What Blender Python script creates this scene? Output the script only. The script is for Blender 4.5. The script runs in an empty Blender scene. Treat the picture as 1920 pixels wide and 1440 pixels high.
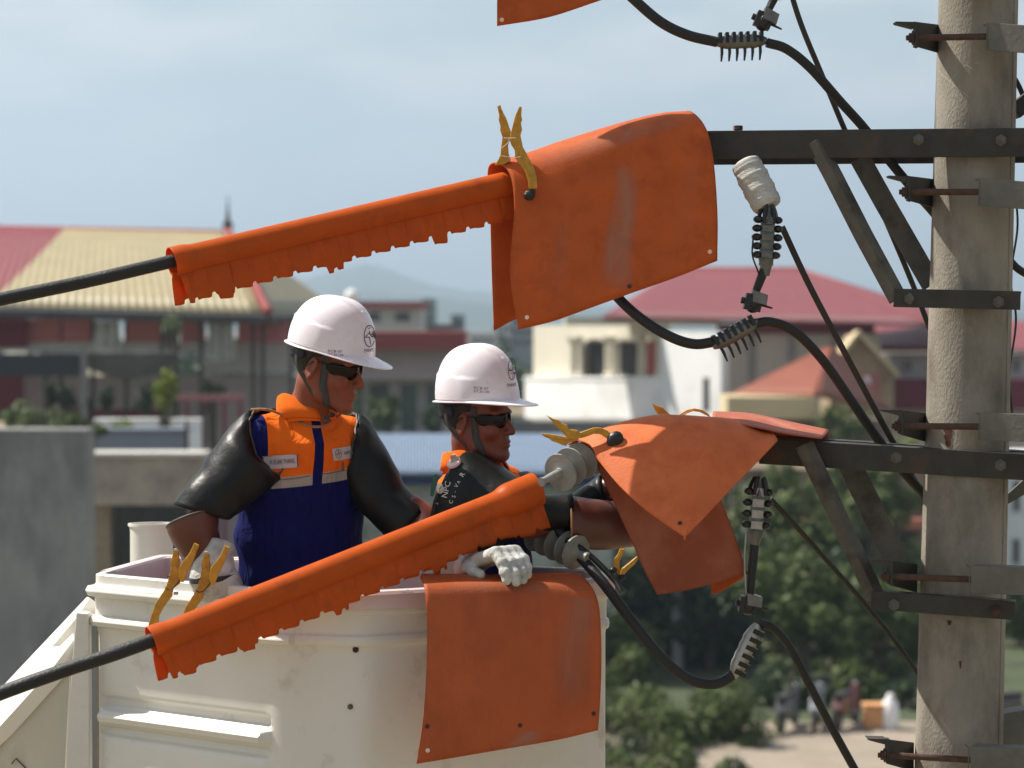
import bpy, bmesh, math, random
import numpy as np
from mathutils import Vector, Matrix
from mathutils.bvhtree import BVHTree
random.seed(7); rng = np.random.default_rng(7)
R = math.radians
scene = bpy.context.scene
col = scene.collection

# ------------------------------------------------------------------ camera
CAM_H = 9.5
FPX = 4266.67                      # focal length in pixels of a 1920 px wide picture
PITCH = math.atan(120.0 / FPX)
cd = bpy.data.cameras.new('camera'); cam = bpy.data.objects.new('camera', cd); col.objects.link(cam)
cd.lens = 80.0; cd.sensor_width = 36.0; cd.clip_start = 0.1; cd.clip_end = 12000
cam.location = (0, 0, CAM_H); cam.rotation_euler = (math.pi / 2 - PITCH, 0, 0)
cd.dof.use_dof = True; cd.dof.focus_distance = 6.75; cd.dof.aperture_fstop = 3.0
scene.camera = cam
# ------------------------------------------------------------------ light
SUN_AZ = R(-69)      # from +Y towards -X : the sun stands to the left and a little behind the pole
SUN_EL = R(52)
world = bpy.data.worlds.new('World'); scene.world = world; world.use_nodes = True
SKYCOL = (0.58, 0.71, 0.80); SKYMIX = 0.62
wn = world.node_tree; wn.nodes.clear()
sky = wn.nodes.new('ShaderNodeTexSky'); sky.sky_type = 'NISHITA'; sky.sun_disc = False
sky.sun_elevation = SUN_EL; sky.sun_rotation = SUN_AZ; sky.air_density = 1.2; sky.dust_density = 2.5; sky.ozone_density = 1.5
wg = wn.nodes.new('ShaderNodeBackground'); wg.inputs['Strength'].default_value = 0.05
wtc = wn.nodes.new('ShaderNodeTexCoord'); wmp = wn.nodes.new('ShaderNodeMapping'); wmp.inputs['Scale'].default_value = (5, 5, 16)
wno = wn.nodes.new('ShaderNodeTexNoise'); wno.inputs['Scale'].default_value = 1.6; wno.inputs['Detail'].default_value = 5; wno.inputs['Roughness'].default_value = 0.5
wrm = wn.nodes.new('ShaderNodeValToRGB'); wrm.color_ramp.elements[0].position = 0.42; wrm.color_ramp.elements[1].position = 0.62
wrm.color_ramp.elements[0].color = (0.0, 0.0, 0.0, 1); wrm.color_ramp.elements[1].color = (0.55, 0.55, 0.55, 1)
wmx = wn.nodes.new('ShaderNodeMix'); wmx.data_type = 'RGBA'; wmx.inputs[0].default_value = SKYMIX
wsp = wn.nodes.new('ShaderNodeSeparateXYZ'); wmr = wn.nodes.new('ShaderNodeMapRange'); wmr.inputs['From Min'].default_value = 0.08; wmr.inputs['From Max'].default_value = 0.5; wmr.inputs['To Min'].default_value = 0.88; wmr.inputs['To Max'].default_value = 0.05
wmy = wn.nodes.new('ShaderNodeMapRange'); wmy.inputs['From Min'].default_value = -0.3; wmy.inputs['From Max'].default_value = 0.6; wmy.inputs['To Min'].default_value = 0.30; wmu = wn.nodes.new('ShaderNodeMath'); wmu.operation = 'MULTIPLY'
wmx.inputs['B'].default_value = (7.7, 9.2, 9.6, 1)           # pale haze, strongest low and ahead, thinned behind to cut fill light
wm2 = wn.nodes.new('ShaderNodeMix'); wm2.data_type = 'RGBA'; wm2.inputs['B'].default_value = (13.0, 12.7, 12.8, 1)
wo = wn.nodes.new('ShaderNodeOutputWorld')
L = wn.links.new
L(wtc.outputs['Generated'], wmp.inputs['Vector']); L(wmp.outputs[0], wno.inputs['Vector']); L(wno.outputs['Fac'], wrm.inputs[0])
L(wtc.outputs['Generated'], wsp.inputs[0]); L(wsp.outputs['Z'], wmr.inputs['Value']); L(wsp.outputs['Y'], wmy.inputs['Value']); L(wmr.outputs[0], wmu.inputs[0]); L(wmy.outputs[0], wmu.inputs[1]); L(wmu.outputs[0], wmx.inputs[0]); L(sky.outputs[0], wmx.inputs['A']); L(wmx.outputs['Result'], wm2.inputs['A']); L(wrm.outputs['Color'], wm2.inputs[0])
L(wm2.outputs['Result'], wg.inputs['Color']); L(wg.outputs[0], wo.inputs['Surface'])
sd = bpy.data.lights.new('sun', 'SUN'); sd.energy = 5.0; sd.angle = R(0.5); sd.color = (1.0, 0.94, 0.84)
sun = bpy.data.objects.new('sun', sd); col.objects.link(sun)
SDIR = Vector((math.sin(SUN_AZ) * math.cos(SUN_EL), math.cos(SUN_AZ) * math.cos(SUN_EL), math.sin(SUN_EL)))
sun.rotation_euler = SDIR.to_track_quat('Z', 'Y').to_euler(); sun.location = (0, 0, 30)
vs = scene.view_settings; vs.view_transform = 'Standard'; vs.look = 'None'; vs.exposure = 0.72; vs.gamma = 1
scene.cycles.max_bounces = 6; scene.cycles.volume_bounces = 0

# ------------------------------------------------------------------ picture <-> place
CF = Vector((0, math.cos(PITCH), -math.sin(PITCH))); CU = Vector((0, math.sin(PITCH), math.cos(PITCH))); CR = Vector((1, 0, 0))
def P(px, py, d):
    return Vector((0, 0, CAM_H)) + CF * d + CR * ((px - 960) / FPX * d) - CU * ((py - 720) / FPX * d)
def PXM(d): return d / FPX

# ------------------------------------------------------------------ mesh helpers
ORG = {}
def tag(o, label=None, cat=None, group=None, kind=None):
    if label: o['label'] = label
    if cat: o['category'] = cat
    if group: o['group'] = group
    if kind: o['kind'] = kind
    return o
def thing(name, loc, label, cat, group=None):
    o = bpy.data.objects.new(name, None); o.empty_display_size = 0.1; col.objects.link(o)
    o.location = loc; ORG[o.name] = Vector(loc); return tag(o, label, cat, group)
def link_mesh(name, V, F, mats, parent=None, smooth=True, label=None, matidx=None, attrs=None, origin=None):
    V = np.asarray(V, dtype=np.float64).reshape(-1, 3)
    if parent is not None: org = ORG[parent.name]
    elif origin is not None: org = Vector(origin)
    else: org = Vector(((V[:, 0].min() + V[:, 0].max()) / 2, (V[:, 1].min() + V[:, 1].max()) / 2, V[:, 2].min()))
    me = bpy.data.meshes.new(name)
    me.from_pydata((V - np.array(org)).tolist(), [], F if isinstance(F, list) else F.tolist())
    me.validate()
    if not isinstance(mats, (list, tuple)): mats = [mats]
    for m in mats: me.materials.append(m)
    if smooth: me.polygons.foreach_set('use_smooth', [True] * len(me.polygons))
    if matidx is not None and len(matidx) == len(me.polygons): me.polygons.foreach_set('material_index', matidx)
    if attrs is not None:
        for k, a in attrs.items():
            at = me.attributes.new(k, 'FLOAT_VECTOR', 'POINT'); at.data.foreach_set('vector', np.asarray(a, dtype=np.float32).ravel())
    o = bpy.data.objects.new(name, me); col.objects.link(o)
    ORG[o.name] = org
    if parent is not None: o.parent = parent
    else: o.location = org
    if label: o['label'] = label
    return o
def auto(o, ang=35):
    me = o.data; bm = bmesh.new(); bm.from_mesh(me)
    for e in bm.edges:
        if len(e.link_faces) == 2 and e.calc_face_angle(0) > R(ang): e.smooth = False
    bm.to_mesh(me); bm.free(); return o
def solid(o, t, off=0.0):
    m = o.modifiers.new('thickness', 'SOLIDIFY'); m.thickness = t; m.offset = off; m.use_rim = True; return o
def bevel(o, w, seg=2, ang=30):
    m = o.modifiers.new('edge', 'BEVEL'); m.width = w; m.segments = seg; m.limit_method = 'ANGLE'; m.angle_limit = R(ang); return o

class MB:
    def __init__(s): s.V = []; s.F = []
    def add(s, V, F):
        b = len(s.V); s.V += [tuple(v) for v in V]; s.F += [tuple(i + b for i in f) for f in F]; return s
    def box(s, c, size, rot=None, axes=None):
        c = Vector(c); h = [x / 2 for x in size]
        ax = axes or (Vector((1, 0, 0)), Vector((0, 1, 0)), Vector((0, 0, 1)))
        if rot is not None: ax = [rot @ a for a in ax]
        V = [c + ax[0] * (h[0] * i) + ax[1] * (h[1] * j) + ax[2] * (h[2] * k) for i in (-1, 1) for j in (-1, 1) for k in (-1, 1)]
        return s.add(V, [(0, 1, 3, 2), (4, 6, 7, 5), (0, 4, 5, 1), (2, 3, 7, 6), (0, 2, 6, 4), (1, 5, 7, 3)])
    def bar(s, a, b, w, h, up=(0, 0, 1)):
        a = Vector(a); b = Vector(b); t = (b - a).normalized(); u = Vector(up); sd_ = t.cross(u).normalized(); u = sd_.cross(t)
        return s.box((a + b) / 2, ((b - a).length, w, h), axes=(t, sd_, u))
    def tube(s, pts, r, n=12, caps=True):
        pts = [Vector(p) for p in pts]; rs = r if isinstance(r, (list, tuple, np.ndarray)) else [r] * len(pts)
        V = []; F = []; ref = None
        for i, p in enumerate(pts):
            t = (pts[min(i + 1, len(pts) - 1)] - pts[max(i - 1, 0)]).normalized()
            if ref is None:
                ref = Vector((0, 0, 1)) if abs(t.z) < 0.9 else Vector((1, 0, 0))
            u = (ref - t * ref.dot(t)).normalized(); ref = u; w = t.cross(u)
            for k in range(n):
                a = 2 * math.pi * k / n; V.append(p + (u * math.cos(a) + w * math.sin(a)) * rs[i])
        for i in range(len(pts) - 1):
            for k in range(n):
                F.append((i * n + k, i * n + (k + 1) % n, (i + 1) * n + (k + 1) % n, (i + 1) * n + k))
        if caps: F.append(tuple(range(n - 1, -1, -1))); F.append(tuple((len(pts) - 1) * n + k for k in range(n)))
        return s.add(V, F)
    def lathe(s, a, b, prof, n=24):
        """prof: (t along a->b in metres, radius)"""
        a = Vector(a); t = (Vector(b) - a).normalized(); ref = Vector((0, 0, 1)) if abs(t.z) < 0.9 else Vector((1, 0, 0))
        u = (ref - t * ref.dot(t)).normalized(); w = t.cross(u); V = []; F = []
        for (h, r) in prof:
            for k in range(n):
                an = 2 * math.pi * k / n; V.append(a + t * h + (u * math.cos(an) + w * math.sin(an)) * max(r, 1e-5))
        m = len(prof)
        for i in range(m - 1):
            for k in range(n): F.append((i * n + k, i * n + (k + 1) % n, (i + 1) * n + (k + 1) % n, (i + 1) * n + k))
        F.append(tuple(range(n - 1, -1, -1))); F.append(tuple((m - 1) * n + k for k in range(n)))
        return s.add(V, F)
    def prism(s, pts, ext):
        """planar polygon of 3-D points pushed along ext"""
        n = len(pts); ext = Vector(ext); pts = [Vector(p) for p in pts]
        V = pts + [p + ext for p in pts]
        F = [tuple(range(n)), tuple(range(2 * n - 1, n - 1, -1))] + [(i, i + n, (i + 1) % n + n, (i + 1) % n) for i in range(n)]
        return s.add(V, F)
    def sweep(s, pts, prof, up):
        """prof: closed list of (side, up) ; rings mitred along pts"""
        pts = [Vector(p) for p in pts]; m = len(prof); V = []; F = []
        for i, p in enumerate(pts):
            t0 = (pts[i] - pts[i - 1]).normalized() if i else (pts[1] - pts[0]).normalized()
            t1 = (pts[i + 1] - pts[i]).normalized() if i < len(pts) - 1 else t0
            t = (t0 + t1).normalized(); u = Vector(up); sd_ = t.cross(u).normalized(); u = sd_.cross(t).normalized()
            k = 1.0 / max(0.5, t.dot(t0))
            for (a, b) in prof: V.append(p + sd_ * a * k + u * b)
        for i in range(len(pts) - 1):
            for k in range(m): F.append((i * m + k, i * m + (k + 1) % m, (i + 1) * m + (k + 1) % m, (i + 1) * m + k))
        F.append(tuple(range(m - 1, -1, -1))); F.append(tuple((len(pts) - 1) * m + k for k in range(m)))
        return s.add(V, F)
    def ell(s, c, r, axes=None, n=14):
        c = Vector(c); ax = axes or (Vector((1, 0, 0)), Vector((0, 1, 0)), Vector((0, 0, 1))); V = []; F = []
        m = n // 2
        for i in range(m + 1):
            th = math.pi * i / m
            for k in range(n):
                a = 2 * math.pi * k / n
                V.append(c + ax[0] * (r[0] * math.sin(th) * math.cos(a)) + ax[1] * (r[1] * math.sin(th) * math.sin(a)) + ax[2] * (r[2] * math.cos(th)))
        for i in range(m):
            for k in range(n): F.append((i * n + k, (i + 1) * n + k, (i + 1) * n + (k + 1) % n, i * n + (k + 1) % n))
        return s.add(V, F)
    def grid(s, G, closed=False):
        nr = len(G); nc = len(G[0]); V = [p for row in G for p in row]; F = []
        for i in range(nr - 1):
            for k in range(nc if closed else nc - 1):
                F.append((i * nc + k, i * nc + (k + 1) % nc, (i + 1) * nc + (k + 1) % nc, (i + 1) * nc + k))
        return s.add(V, F)
    def build(s, name, m, parent=None, smooth=True, label=None, origin=None, fix=True):
        o = link_mesh(name, s.V, s.F, m, parent, smooth, label, origin=origin)
        if fix:
            bm = bmesh.new(); bm.from_mesh(o.data); bmesh.ops.remove_doubles(bm, verts=bm.verts, dist=1e-6)
            bmesh.ops.recalc_face_normals(bm, faces=bm.faces); bm.to_mesh(o.data); bm.free()
        if smooth: auto(o)
        return o
def cr(pts, n):
    """Catmull-Rom through points (list of Vector), n samples per span"""
    pts = [Vector(p) for p in pts]; out = []
    for i in range(len(pts) - 1):
        p0 = pts[i - 1] if i else pts[0] * 2 - pts[1]; p1 = pts[i]; p2 = pts[i + 1]; p3 = pts[i + 2] if i + 2 < len(pts) else pts[-1] * 2 - pts[-2]
        for k in range(n):
            t = k / n
            out.append(0.5 * ((2 * p1) + (p2 - p0) * t + (2 * p0 - 5 * p1 + 4 * p2 - p3) * t * t + (3 * p1 - p0 - 3 * p2 + p3) * t ** 3))
    out.append(pts[-1]); return out
def pxl(pts, d=None):
    """pixel list -> points; (x,y) with common depth d or (x,y,d)"""
    return [P(p[0], p[1], p[2] if len(p) > 2 else d) for p in pts]
def vnoise(V, scale, amp, seed=0):
    from mathutils import noise
    out = []
    for v in V:
        q = Vector(v) * scale + Vector((seed * 7.3, seed * 3.1, seed)); out.append(noise.noise(q) * amp)
    return out

# ------------------------------------------------------------------ signed-distance bodies (surface nets)
class Field:
    def __init__(s, lo, hi, h):
        s.lo = np.array(lo, float); s.h = h; s.n = np.ceil((np.array(hi) - s.lo) / h).astype(int) + 1
        s.D = np.full(tuple(s.n), 1.0, dtype=np.float32)
    def win(s, lo, hi):
        a = np.maximum(0, np.floor((np.array(lo) - s.lo) / s.h).astype(int)); b = np.minimum(s.n, np.ceil((np.array(hi) - s.lo) / s.h).astype(int) + 1)
        if np.any(b <= a): return None
        sl = tuple(slice(int(a[i]), int(b[i])) for i in range(3))
        g = [(s.lo[i] + s.h * np.arange(a[i], b[i])).astype(np.float32) for i in range(3)]
        return sl, g[0][:, None, None], g[1][None, :, None], g[2][None, None, :]
    def put(s, sl, d, k, op):
        D = s.D[sl]
        if op == 'u':
            if k > 0:
                hh = np.clip(0.5 + 0.5 * (D - d) / k, 0, 1); s.D[sl] = D * (1 - hh) + d * hh - k * hh * (1 - hh)
            else: s.D[sl] = np.minimum(D, d)
        else:   # subtract
            d = -d
            if k > 0:
                hh = np.clip(0.5 - 0.5 * (D - d) / k, 0, 1); s.D[sl] = D * (1 - hh) + d * hh + k * hh * (1 - hh)
            else: s.D[sl] = np.maximum(D, d)
    def ball(s, c, r, k=0.01, op='u', axes=None):
        r = (r, r, r) if not hasattr(r, '__len__') else r
        m = max(r) + k * 2 + s.h * 3; c = np.array(c, float)
        w = s.win(c - m, c + m)
        if w is None: return
        sl, X, Y, Z = w; x = X - c[0]; y = Y - c[1]; z = Z - c[2]
        if axes is not None:
            A = np.array([list(a) for a in axes]); x, y, z = (A[0][0] * x + A[0][1] * y + A[0][2] * z, A[1][0] * x + A[1][1] * y + A[1][2] * z, A[2][0] * x + A[2][1] * y + A[2][2] * z)
        q = np.sqrt((x / r[0]) ** 2 + (y / r[1]) ** 2 + (z / r[2]) ** 2); g = np.sqrt((x / r[0] ** 2) ** 2 + (y / r[1] ** 2) ** 2 + (z / r[2] ** 2) ** 2) + 1e-9
        s.put(sl, q * (q - 1) / g, k, op)
    def cone(s, a, b, ra, rb, k=0.01, op='u', axes=None, flat=1.0):
        """tapered capsule a->b; with axes/flat the third axis is squashed"""
        a = np.array(a, float); b = np.array(b, float); m = max(ra, rb) + 2 * k + 3 * s.h
        w = s.win(np.minimum(a, b) - m, np.maximum(a, b) + m)
        if w is None: return
        sl, X, Y, Z = w; x = X - a[0]; y = Y - a[1]; z = Z - a[2]; d = b - a
        if axes is not None:
            A = np.array([list(q) for q in axes]); x, y, z = (A[0][0] * x + A[0][1] * y + A[0][2] * z, A[1][0] * x + A[1][1] * y + A[1][2] * z, (A[2][0] * x + A[2][1] * y + A[2][2] * z) / flat)
            d = A @ d; d[2] /= flat
        L2 = float(d @ d) + 1e-12; t = np.clip((x * d[0] + y * d[1] + z * d[2]) / L2, 0, 1)
        dist = np.sqrt((x - d[0] * t) ** 2 + (y - d[1] * t) ** 2 + (z - d[2] * t) ** 2) - (ra + (rb - ra) * t)
        s.put(sl, dist * (flat if flat < 1 else 1), k, op)
    def mesh(s):
        D = s.D; S = D < 0
        c = np.zeros(tuple(x - 1 for x in D.shape), dtype=np.int8)
        for i in (0, 1):
            for j in (0, 1):
                for k in (0, 1): c += S[i:D.shape[0] - 1 + i, j:D.shape[1] - 1 + j, k:D.shape[2] - 1 + k]
        I, J, K = np.nonzero((c > 0) & (c < 8)); idx = np.full(c.shape, -1, dtype=np.int32); idx[I, J, K] = np.arange(len(I))
        acc = np.zeros((len(I), 3)); cnt = np.zeros(len(I))
        for ax in range(3):
            o = [q for q in range(3) if q != ax]
            for p in (0, 1):
                for q in (0, 1):
                    A = [0, 0, 0]; A[o[0]] = p; A[o[1]] = q; B = list(A); B[ax] = 1
                    va = D[I + A[0], J + A[1], K + A[2]]; vb = D[I + B[0], J + B[1], K + B[2]]
                    x = (va < 0) != (vb < 0); t = np.where(x, va / (va - vb + 1e-20 * (va == vb)), 0)
                    pt = np.array([A] * len(I), float); pt[:, ax] = t
                    acc[x] += pt[x]; cnt[x] += 1
        V = s.lo + s.h * (np.stack([I, J, K], 1) + acc / cnt[:, None])
        F = []
        for ax in range(3):
            o = [(ax + 1) % 3, (ax + 2) % 3]
            sa = [slice(None)] * 3; sb = [slice(None)] * 3; sa[ax] = slice(0, -1); sb[ax] = slice(1, None)
            a = S[tuple(sa)]; b = S[tuple(sb)]; E = np.stack(np.nonzero(a != b), 1)
            E = E[(E[:, o[0]] > 0) & (E[:, o[1]] > 0) & (E[:, o[0]] < c.shape[o[0]]) & (E[:, o[1]] < c.shape[o[1]])]
            q = []
            for (p, r) in ((-1, -1), (0, -1), (0, 0), (-1, 0)):
                e = E.copy(); e[:, o[0]] += p; e[:, o[1]] += r; q.append(idx[e[:, 0], e[:, 1], e[:, 2]])
            q = np.stack(q, 1); ins = a[E[:, 0], E[:, 1], E[:, 2]]
            q[~ins] = q[~ins][:, ::-1]; F.append(q)
        F = np.concatenate(F); F = F[(F >= 0).all(1)]
        return V, F
def bvh_of(V, F): return BVHTree.FromPolygons([tuple(v) for v in V], [tuple(int(i) for i in f) for f in F])
def bvh_obj(o):
    dg = bpy.context.evaluated_depsgraph_get(); e = o.evaluated_get(dg); me = e.to_mesh(); mw = Matrix.Translation(ORG[o.name])
    b = BVHTree.FromPolygons([mw @ v.co for v in me.vertices], [tuple(p.vertices) for p in me.polygons]); e.to_mesh_clear(); return b
CAMP = Vector((0, 0, CAM_H))
def hit(bvh, px, py, lift=0.0015, fallback=6.8):
    dr = (P(px, py, 1.0) - CAMP).normalized(); h = bvh.ray_cast(CAMP, dr, 60)
    if h[0] is None: return P(px, py, fallback)
    return h[0] - dr * lift
def txt_mesh(s, size=1.0):
    cu = bpy.data.curves.new('t', 'FONT'); cu.body = s; cu.size = size; cu.align_x = 'CENTER'; cu.align_y = 'CENTER'; cu.resolution_u = 2
    o = bpy.data.objects.new('t', cu); col.objects.link(o); dg = bpy.context.evaluated_depsgraph_get(); dg.update()
    e = o.evaluated_get(dg); me = e.to_mesh(); V = [(v.co.x, v.co.y) for v in me.vertices]; F = [tuple(p.vertices) for p in me.polygons]
    e.to_mesh_clear(); bpy.data.objects.remove(o); bpy.data.curves.remove(cu); return V, F
def decal(name, V2, F, cx, cy, sx, sy, ang, bvh, m, parent, lift=0.0022, shear=0.0):
    """2-D outline laid on a surface as thin real geometry"""
    c, s_ = math.cos(R(ang)), math.sin(R(ang)); V = []
    for (x, y) in V2:
        X = x * sx; Y = -y * sy + shear * x * sx; V.append(hit(bvh, cx + X * c - Y * s_, cy + X * s_ + Y * c, lift))
    return link_mesh(name, V, F, m, parent, smooth=False)
def patch2(w, h, nx=12, ny=6):
    V = [(-w / 2 + w * i / nx, -h / 2 + h * j / ny) for j in range(ny + 1) for i in range(nx + 1)]
    return V, [(j * (nx + 1) + i, j * (nx + 1) + i + 1, (j + 1) * (nx + 1) + i + 1, (j + 1) * (nx + 1) + i) for j in range(ny) for i in range(nx)]
def stroke2(lines, w):
    V = []; F = []
    for ln in lines:
        for i in range(len(ln) - 1):
            (x0, y0), (x1, y1) = ln[i], ln[i + 1]; l = math.hypot(x1 - x0, y1 - y0) or 1; nx, ny = -(y1 - y0) / l * w / 2, (x1 - x0) / l * w / 2
            b = len(V); V += [(x0 + nx, y0 + ny), (x0 - nx, y0 - ny), (x1 - nx, y1 - ny), (x1 + nx, y1 + ny)]; F.append((b, b + 1, b + 2, b + 3))
    return V, F
def merge2(*ms):
    V = []; F = []
    for v, f in ms: b = len(V); V += v; F += [tuple(i + b for i in q) for q in f]
    return V, F
def emblem2():
    circ = [(0.62 * math.cos(a), math.sin(a)) for a in np.linspace(0, 2 * math.pi, 25)]
    st = [(0.05, 0.85), (0.0, 0.3), (-0.45, -0.05)]; st2 = [(-0.5, -0.12), (0.02, -0.1), (0.12, -0.8)]; st3 = [(-0.1, 0.75), (0.1, 0.1), (0.45, 0.2)]; st4 = [(0.1, 0.1), (0.3, -0.1), (0.5, 0.05)]
    return stroke2([circ, st, st2, st3, st4], 0.085)

# ------------------------------------------------------------------ materials
def M(name, c, rough=0.6, metal=0.0, var=0.15, vs_=6.0, bump=0.0, bs=40.0, spec=0.5, dirt=None, ds=3.0, dth=(0.5, 0.7), coat=0.0, trans=0.0, stretch=(1, 1, 1), sss=0.0):
    m = bpy.data.materials.new(name); m.use_nodes = True; nt = m.node_tree; n = nt.nodes; l = nt.links.new
    b = n['Principled BSDF']; b.inputs['Roughness'].default_value = rough; b.inputs['Metallic'].default_value = metal
    b.inputs['Specular IOR Level'].default_value = spec
    if coat: b.inputs['Coat Weight'].default_value = coat; b.inputs['Coat Roughness'].default_value = 0.25
    tc = n.new('ShaderNodeTexCoord'); mp = n.new('ShaderNodeMapping'); mp.inputs['Scale'].default_value = stretch; l(tc.outputs['Object'], mp.inputs['Vector'])
    no = n.new('ShaderNodeTexNoise'); no.inputs['Scale'].default_value = vs_; no.inputs['Detail'].default_value = 6; no.inputs['Roughness'].default_value = 0.6
    l(mp.outputs[0], no.inputs['Vector'])
    rp = n.new('ShaderNodeValToRGB'); rp.color_ramp.elements[0].position = 0.3; rp.color_ramp.elements[1].position = 0.7
    rp.color_ramp.elements[0].color = tuple(x * (1 - var) for x in c) + (1,); rp.color_ramp.elements[1].color = tuple(min(1, x * (1 + var)) for x in c) + (1,)
    l(no.outputs['Fac'], rp.inputs[0]); out = rp.outputs['Color']
    if dirt is not None:
        n2 = n.new('ShaderNodeTexNoise'); n2.inputs['Scale'].default_value = ds; n2.inputs['Detail'].default_value = 8; n2.inputs['Roughness'].default_value = 0.65; l(mp.outputs[0], n2.inputs['Vector'])
        r2 = n.new('ShaderNodeMapRange'); r2.inputs['From Min'].default_value = dth[0]; r2.inputs['From Max'].default_value = dth[1]; l(n2.outputs['Fac'], r2.inputs['Value'])
        mx = n.new('ShaderNodeMix'); mx.data_type = 'RGBA'; l(r2.outputs[0], mx.inputs[0]); l(out, mx.inputs['A']); mx.inputs['B'].default_value = tuple(dirt) + (1,); out = mx.outputs['Result']
    l(out, b.inputs['Base Color'])
    rr = n.new('ShaderNodeMapRange'); rr.inputs['To Min'].default_value = max(0.03, rough - 0.08); rr.inputs['To Max'].default_value = min(1, rough + 0.12); l(no.outputs['Fac'], rr.inputs['Value']); l(rr.outputs[0], b.inputs['Roughness'])
    if bump:
        n3 = n.new('ShaderNodeTexNoise'); n3.inputs['Scale'].default_value = bs; n3.inputs['Detail'].default_value = 4; l(mp.outputs[0], n3.inputs['Vector'])
        bu = n.new('ShaderNodeBump'); bu.inputs['Strength'].default_value = bump; bu.inputs['Distance'].default_value = 0.01; l(n3.outputs['Fac'], bu.inputs['Height']); l(bu.outputs[0], b.inputs['Normal'])
    if sss: b.inputs['Subsurface Weight'].default_value = sss; b.inputs['Subsurface Radius'].default_value = (0.01, 0.004, 0.002)
    if trans:
        tr = n.new('ShaderNodeBsdfTranslucent'); hs = n.new('ShaderNodeGamma'); hs.inputs[1].default_value = 1.35; l(out, hs.inputs[0]); l(hs.outputs[0], tr.inputs['Color']); ms = n.new('ShaderNodeMixShader'); ms.inputs[0].default_value = trans
        l(b.outputs[0], ms.inputs[1]); l(tr.outputs[0], ms.inputs[2]); l(ms.outputs[0], n['Material Output'].inputs['Surface'])
    m['bsdf'] = 1
    return m
m_blanket = M('orange_rubber_sheet', (0.47, 0.092, 0.018), 0.50, var=0.13, vs_=9, bump=0.14, bs=160, dirt=(0.30, 0.055, 0.012), ds=14, dth=(0.50, 0.80), spec=0.16)
m_blanket_b2 = M('faded_orange_rubber_sheet', (0.60, 0.145, 0.045), 0.55, var=0.12, vs_=7, bump=0.14, bs=160, dirt=(0.46, 0.085, 0.02), ds=9, dth=(0.46, 0.74), spec=0.2)
m_blanket_b3 = M('brownish_orange_rubber_sheet', (0.42, 0.092, 0.026), 0.52, var=0.14, vs_=7, bump=0.14, bs=160, dirt=(0.25, 0.052, 0.02), ds=5, dth=(0.46, 0.80), spec=0.2, stretch=(1, 1, .6))
m_blanket_pale = M('orange_rubber_sheet_chalky', (0.40, 0.095, 0.045), 0.6, var=0.14, vs_=5, bump=0.12, bs=160, dirt=(0.62, 0.27, 0.17), ds=5, dth=(0.5, 0.78))
m_cover = M('orange_plastic', (0.70, 0.13, 0.014), 0.42, spec=0.2, var=0.10, vs_=9, trans=0.42, dirt=(0.42, 0.08, 0.025), ds=10, dth=(0.55, 0.85), bump=0.05, bs=60)
m_white = M('white_helmet', (0.80, 0.76, 0.81), 0.26, var=0.03, vs_=12, coat=0.25, dirt=(0.58, 0.52, 0.52), ds=18, dth=(0.6, 0.85))
m_gel = M('white_fibreglass', (0.69, 0.675, 0.615), 0.34, var=0.05, vs_=4, coat=0.1, dirt=(0.38, 0.33, 0.25), ds=7, dth=(0.56, 0.82), bump=0.04, bs=90)
m_gel2 = M('white_fibreglass_shaded_soiled', (0.60, 0.57, 0.47), 0.42, var=0.07, vs_=3, dirt=(0.36, 0.28, 0.18), ds=4, dth=(0.52, 0.80), bump=0.04, bs=90, stretch=(1, 1, 0.35))
m_pink = M('pinkish_liner', (0.72, 0.57, 0.56), 0.42, var=0.06, vs_=6, sss=0.1)
m_steel = M('galvanised_dark_steel', (0.040, 0.038, 0.032), 0.6, 0.3, var=0.3, vs_=14, bump=0.15, bs=60, dirt=(0.09, 0.045, 0.025), ds=11, dth=(0.58, 0.72))
m_steel_l = M('galvanised_steel', (0.125, 0.122, 0.105), 0.6, 0.25, var=0.25, vs_=14, bump=0.15, bs=60, dirt=(0.12, 0.08, 0.05), ds=13, dth=(0.58, 0.75))
m_rust = M('rusty_rod', (0.085, 0.045, 0.032), 0.7, 0.4, var=0.35, vs_=40, bump=0.3, bs=120)
m_conc = M('pole_concrete', (0.265, 0.24, 0.20), 0.88, var=0.2, vs_=7, bump=0.4, bs=150, dirt=(0.125, 0.108, 0.086), ds=6, dth=(0.46, 0.74), stretch=(1.3, 1.3, 0.6), spec=0.2)
m_blanket_dull = M('brown_orange_rubber_sheet', (0.27, 0.068, 0.032), 0.6, var=0.16, vs_=5, bump=0.12, bs=160, dirt=(0.36, 0.14, 0.09), ds=5, dth=(0.5, 0.78), spec=0.25)
m_cable = M('black_cable', (0.010, 0.010, 0.0095), 0.55, var=0.3, vs_=20, bump=0.25, bs=140)
m_alu = M('grey_aluminium', (0.16, 0.16, 0.15), 0.42, 0.7, var=0.3, vs_=30, bump=0.3, bs=90)
m_alu_l = M('bright_aluminium', (0.38, 0.37, 0.34), 0.4, 0.6, var=0.2, vs_=30, bump=0.2, bs=90)
m_blk = M('black_fitting', (0.016, 0.016, 0.015), 0.38, 0.2, var=0.4, vs_=30, bump=0.2, bs=90)
m_porc = M('grey_porcelain', (0.30, 0.31, 0.29), 0.33, var=0.12, vs_=14, coat=0.2, dirt=(0.17, 0.15, 0.11), ds=16, dth=(0.5, 0.8))
m_porc_d = M('weathered_grey_insulator', (0.20, 0.215, 0.19), 0.45, var=0.15, vs_=14, dirt=(0.09, 0.08, 0.06), ds=16, dth=(0.5, 0.8))
m_wrap = M('white_wrapping', (0.50, 0.49, 0.45), 0.8, var=0.18, vs_=30, bump=0.5, bs=120, stretch=(1, 1, 4))
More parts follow.
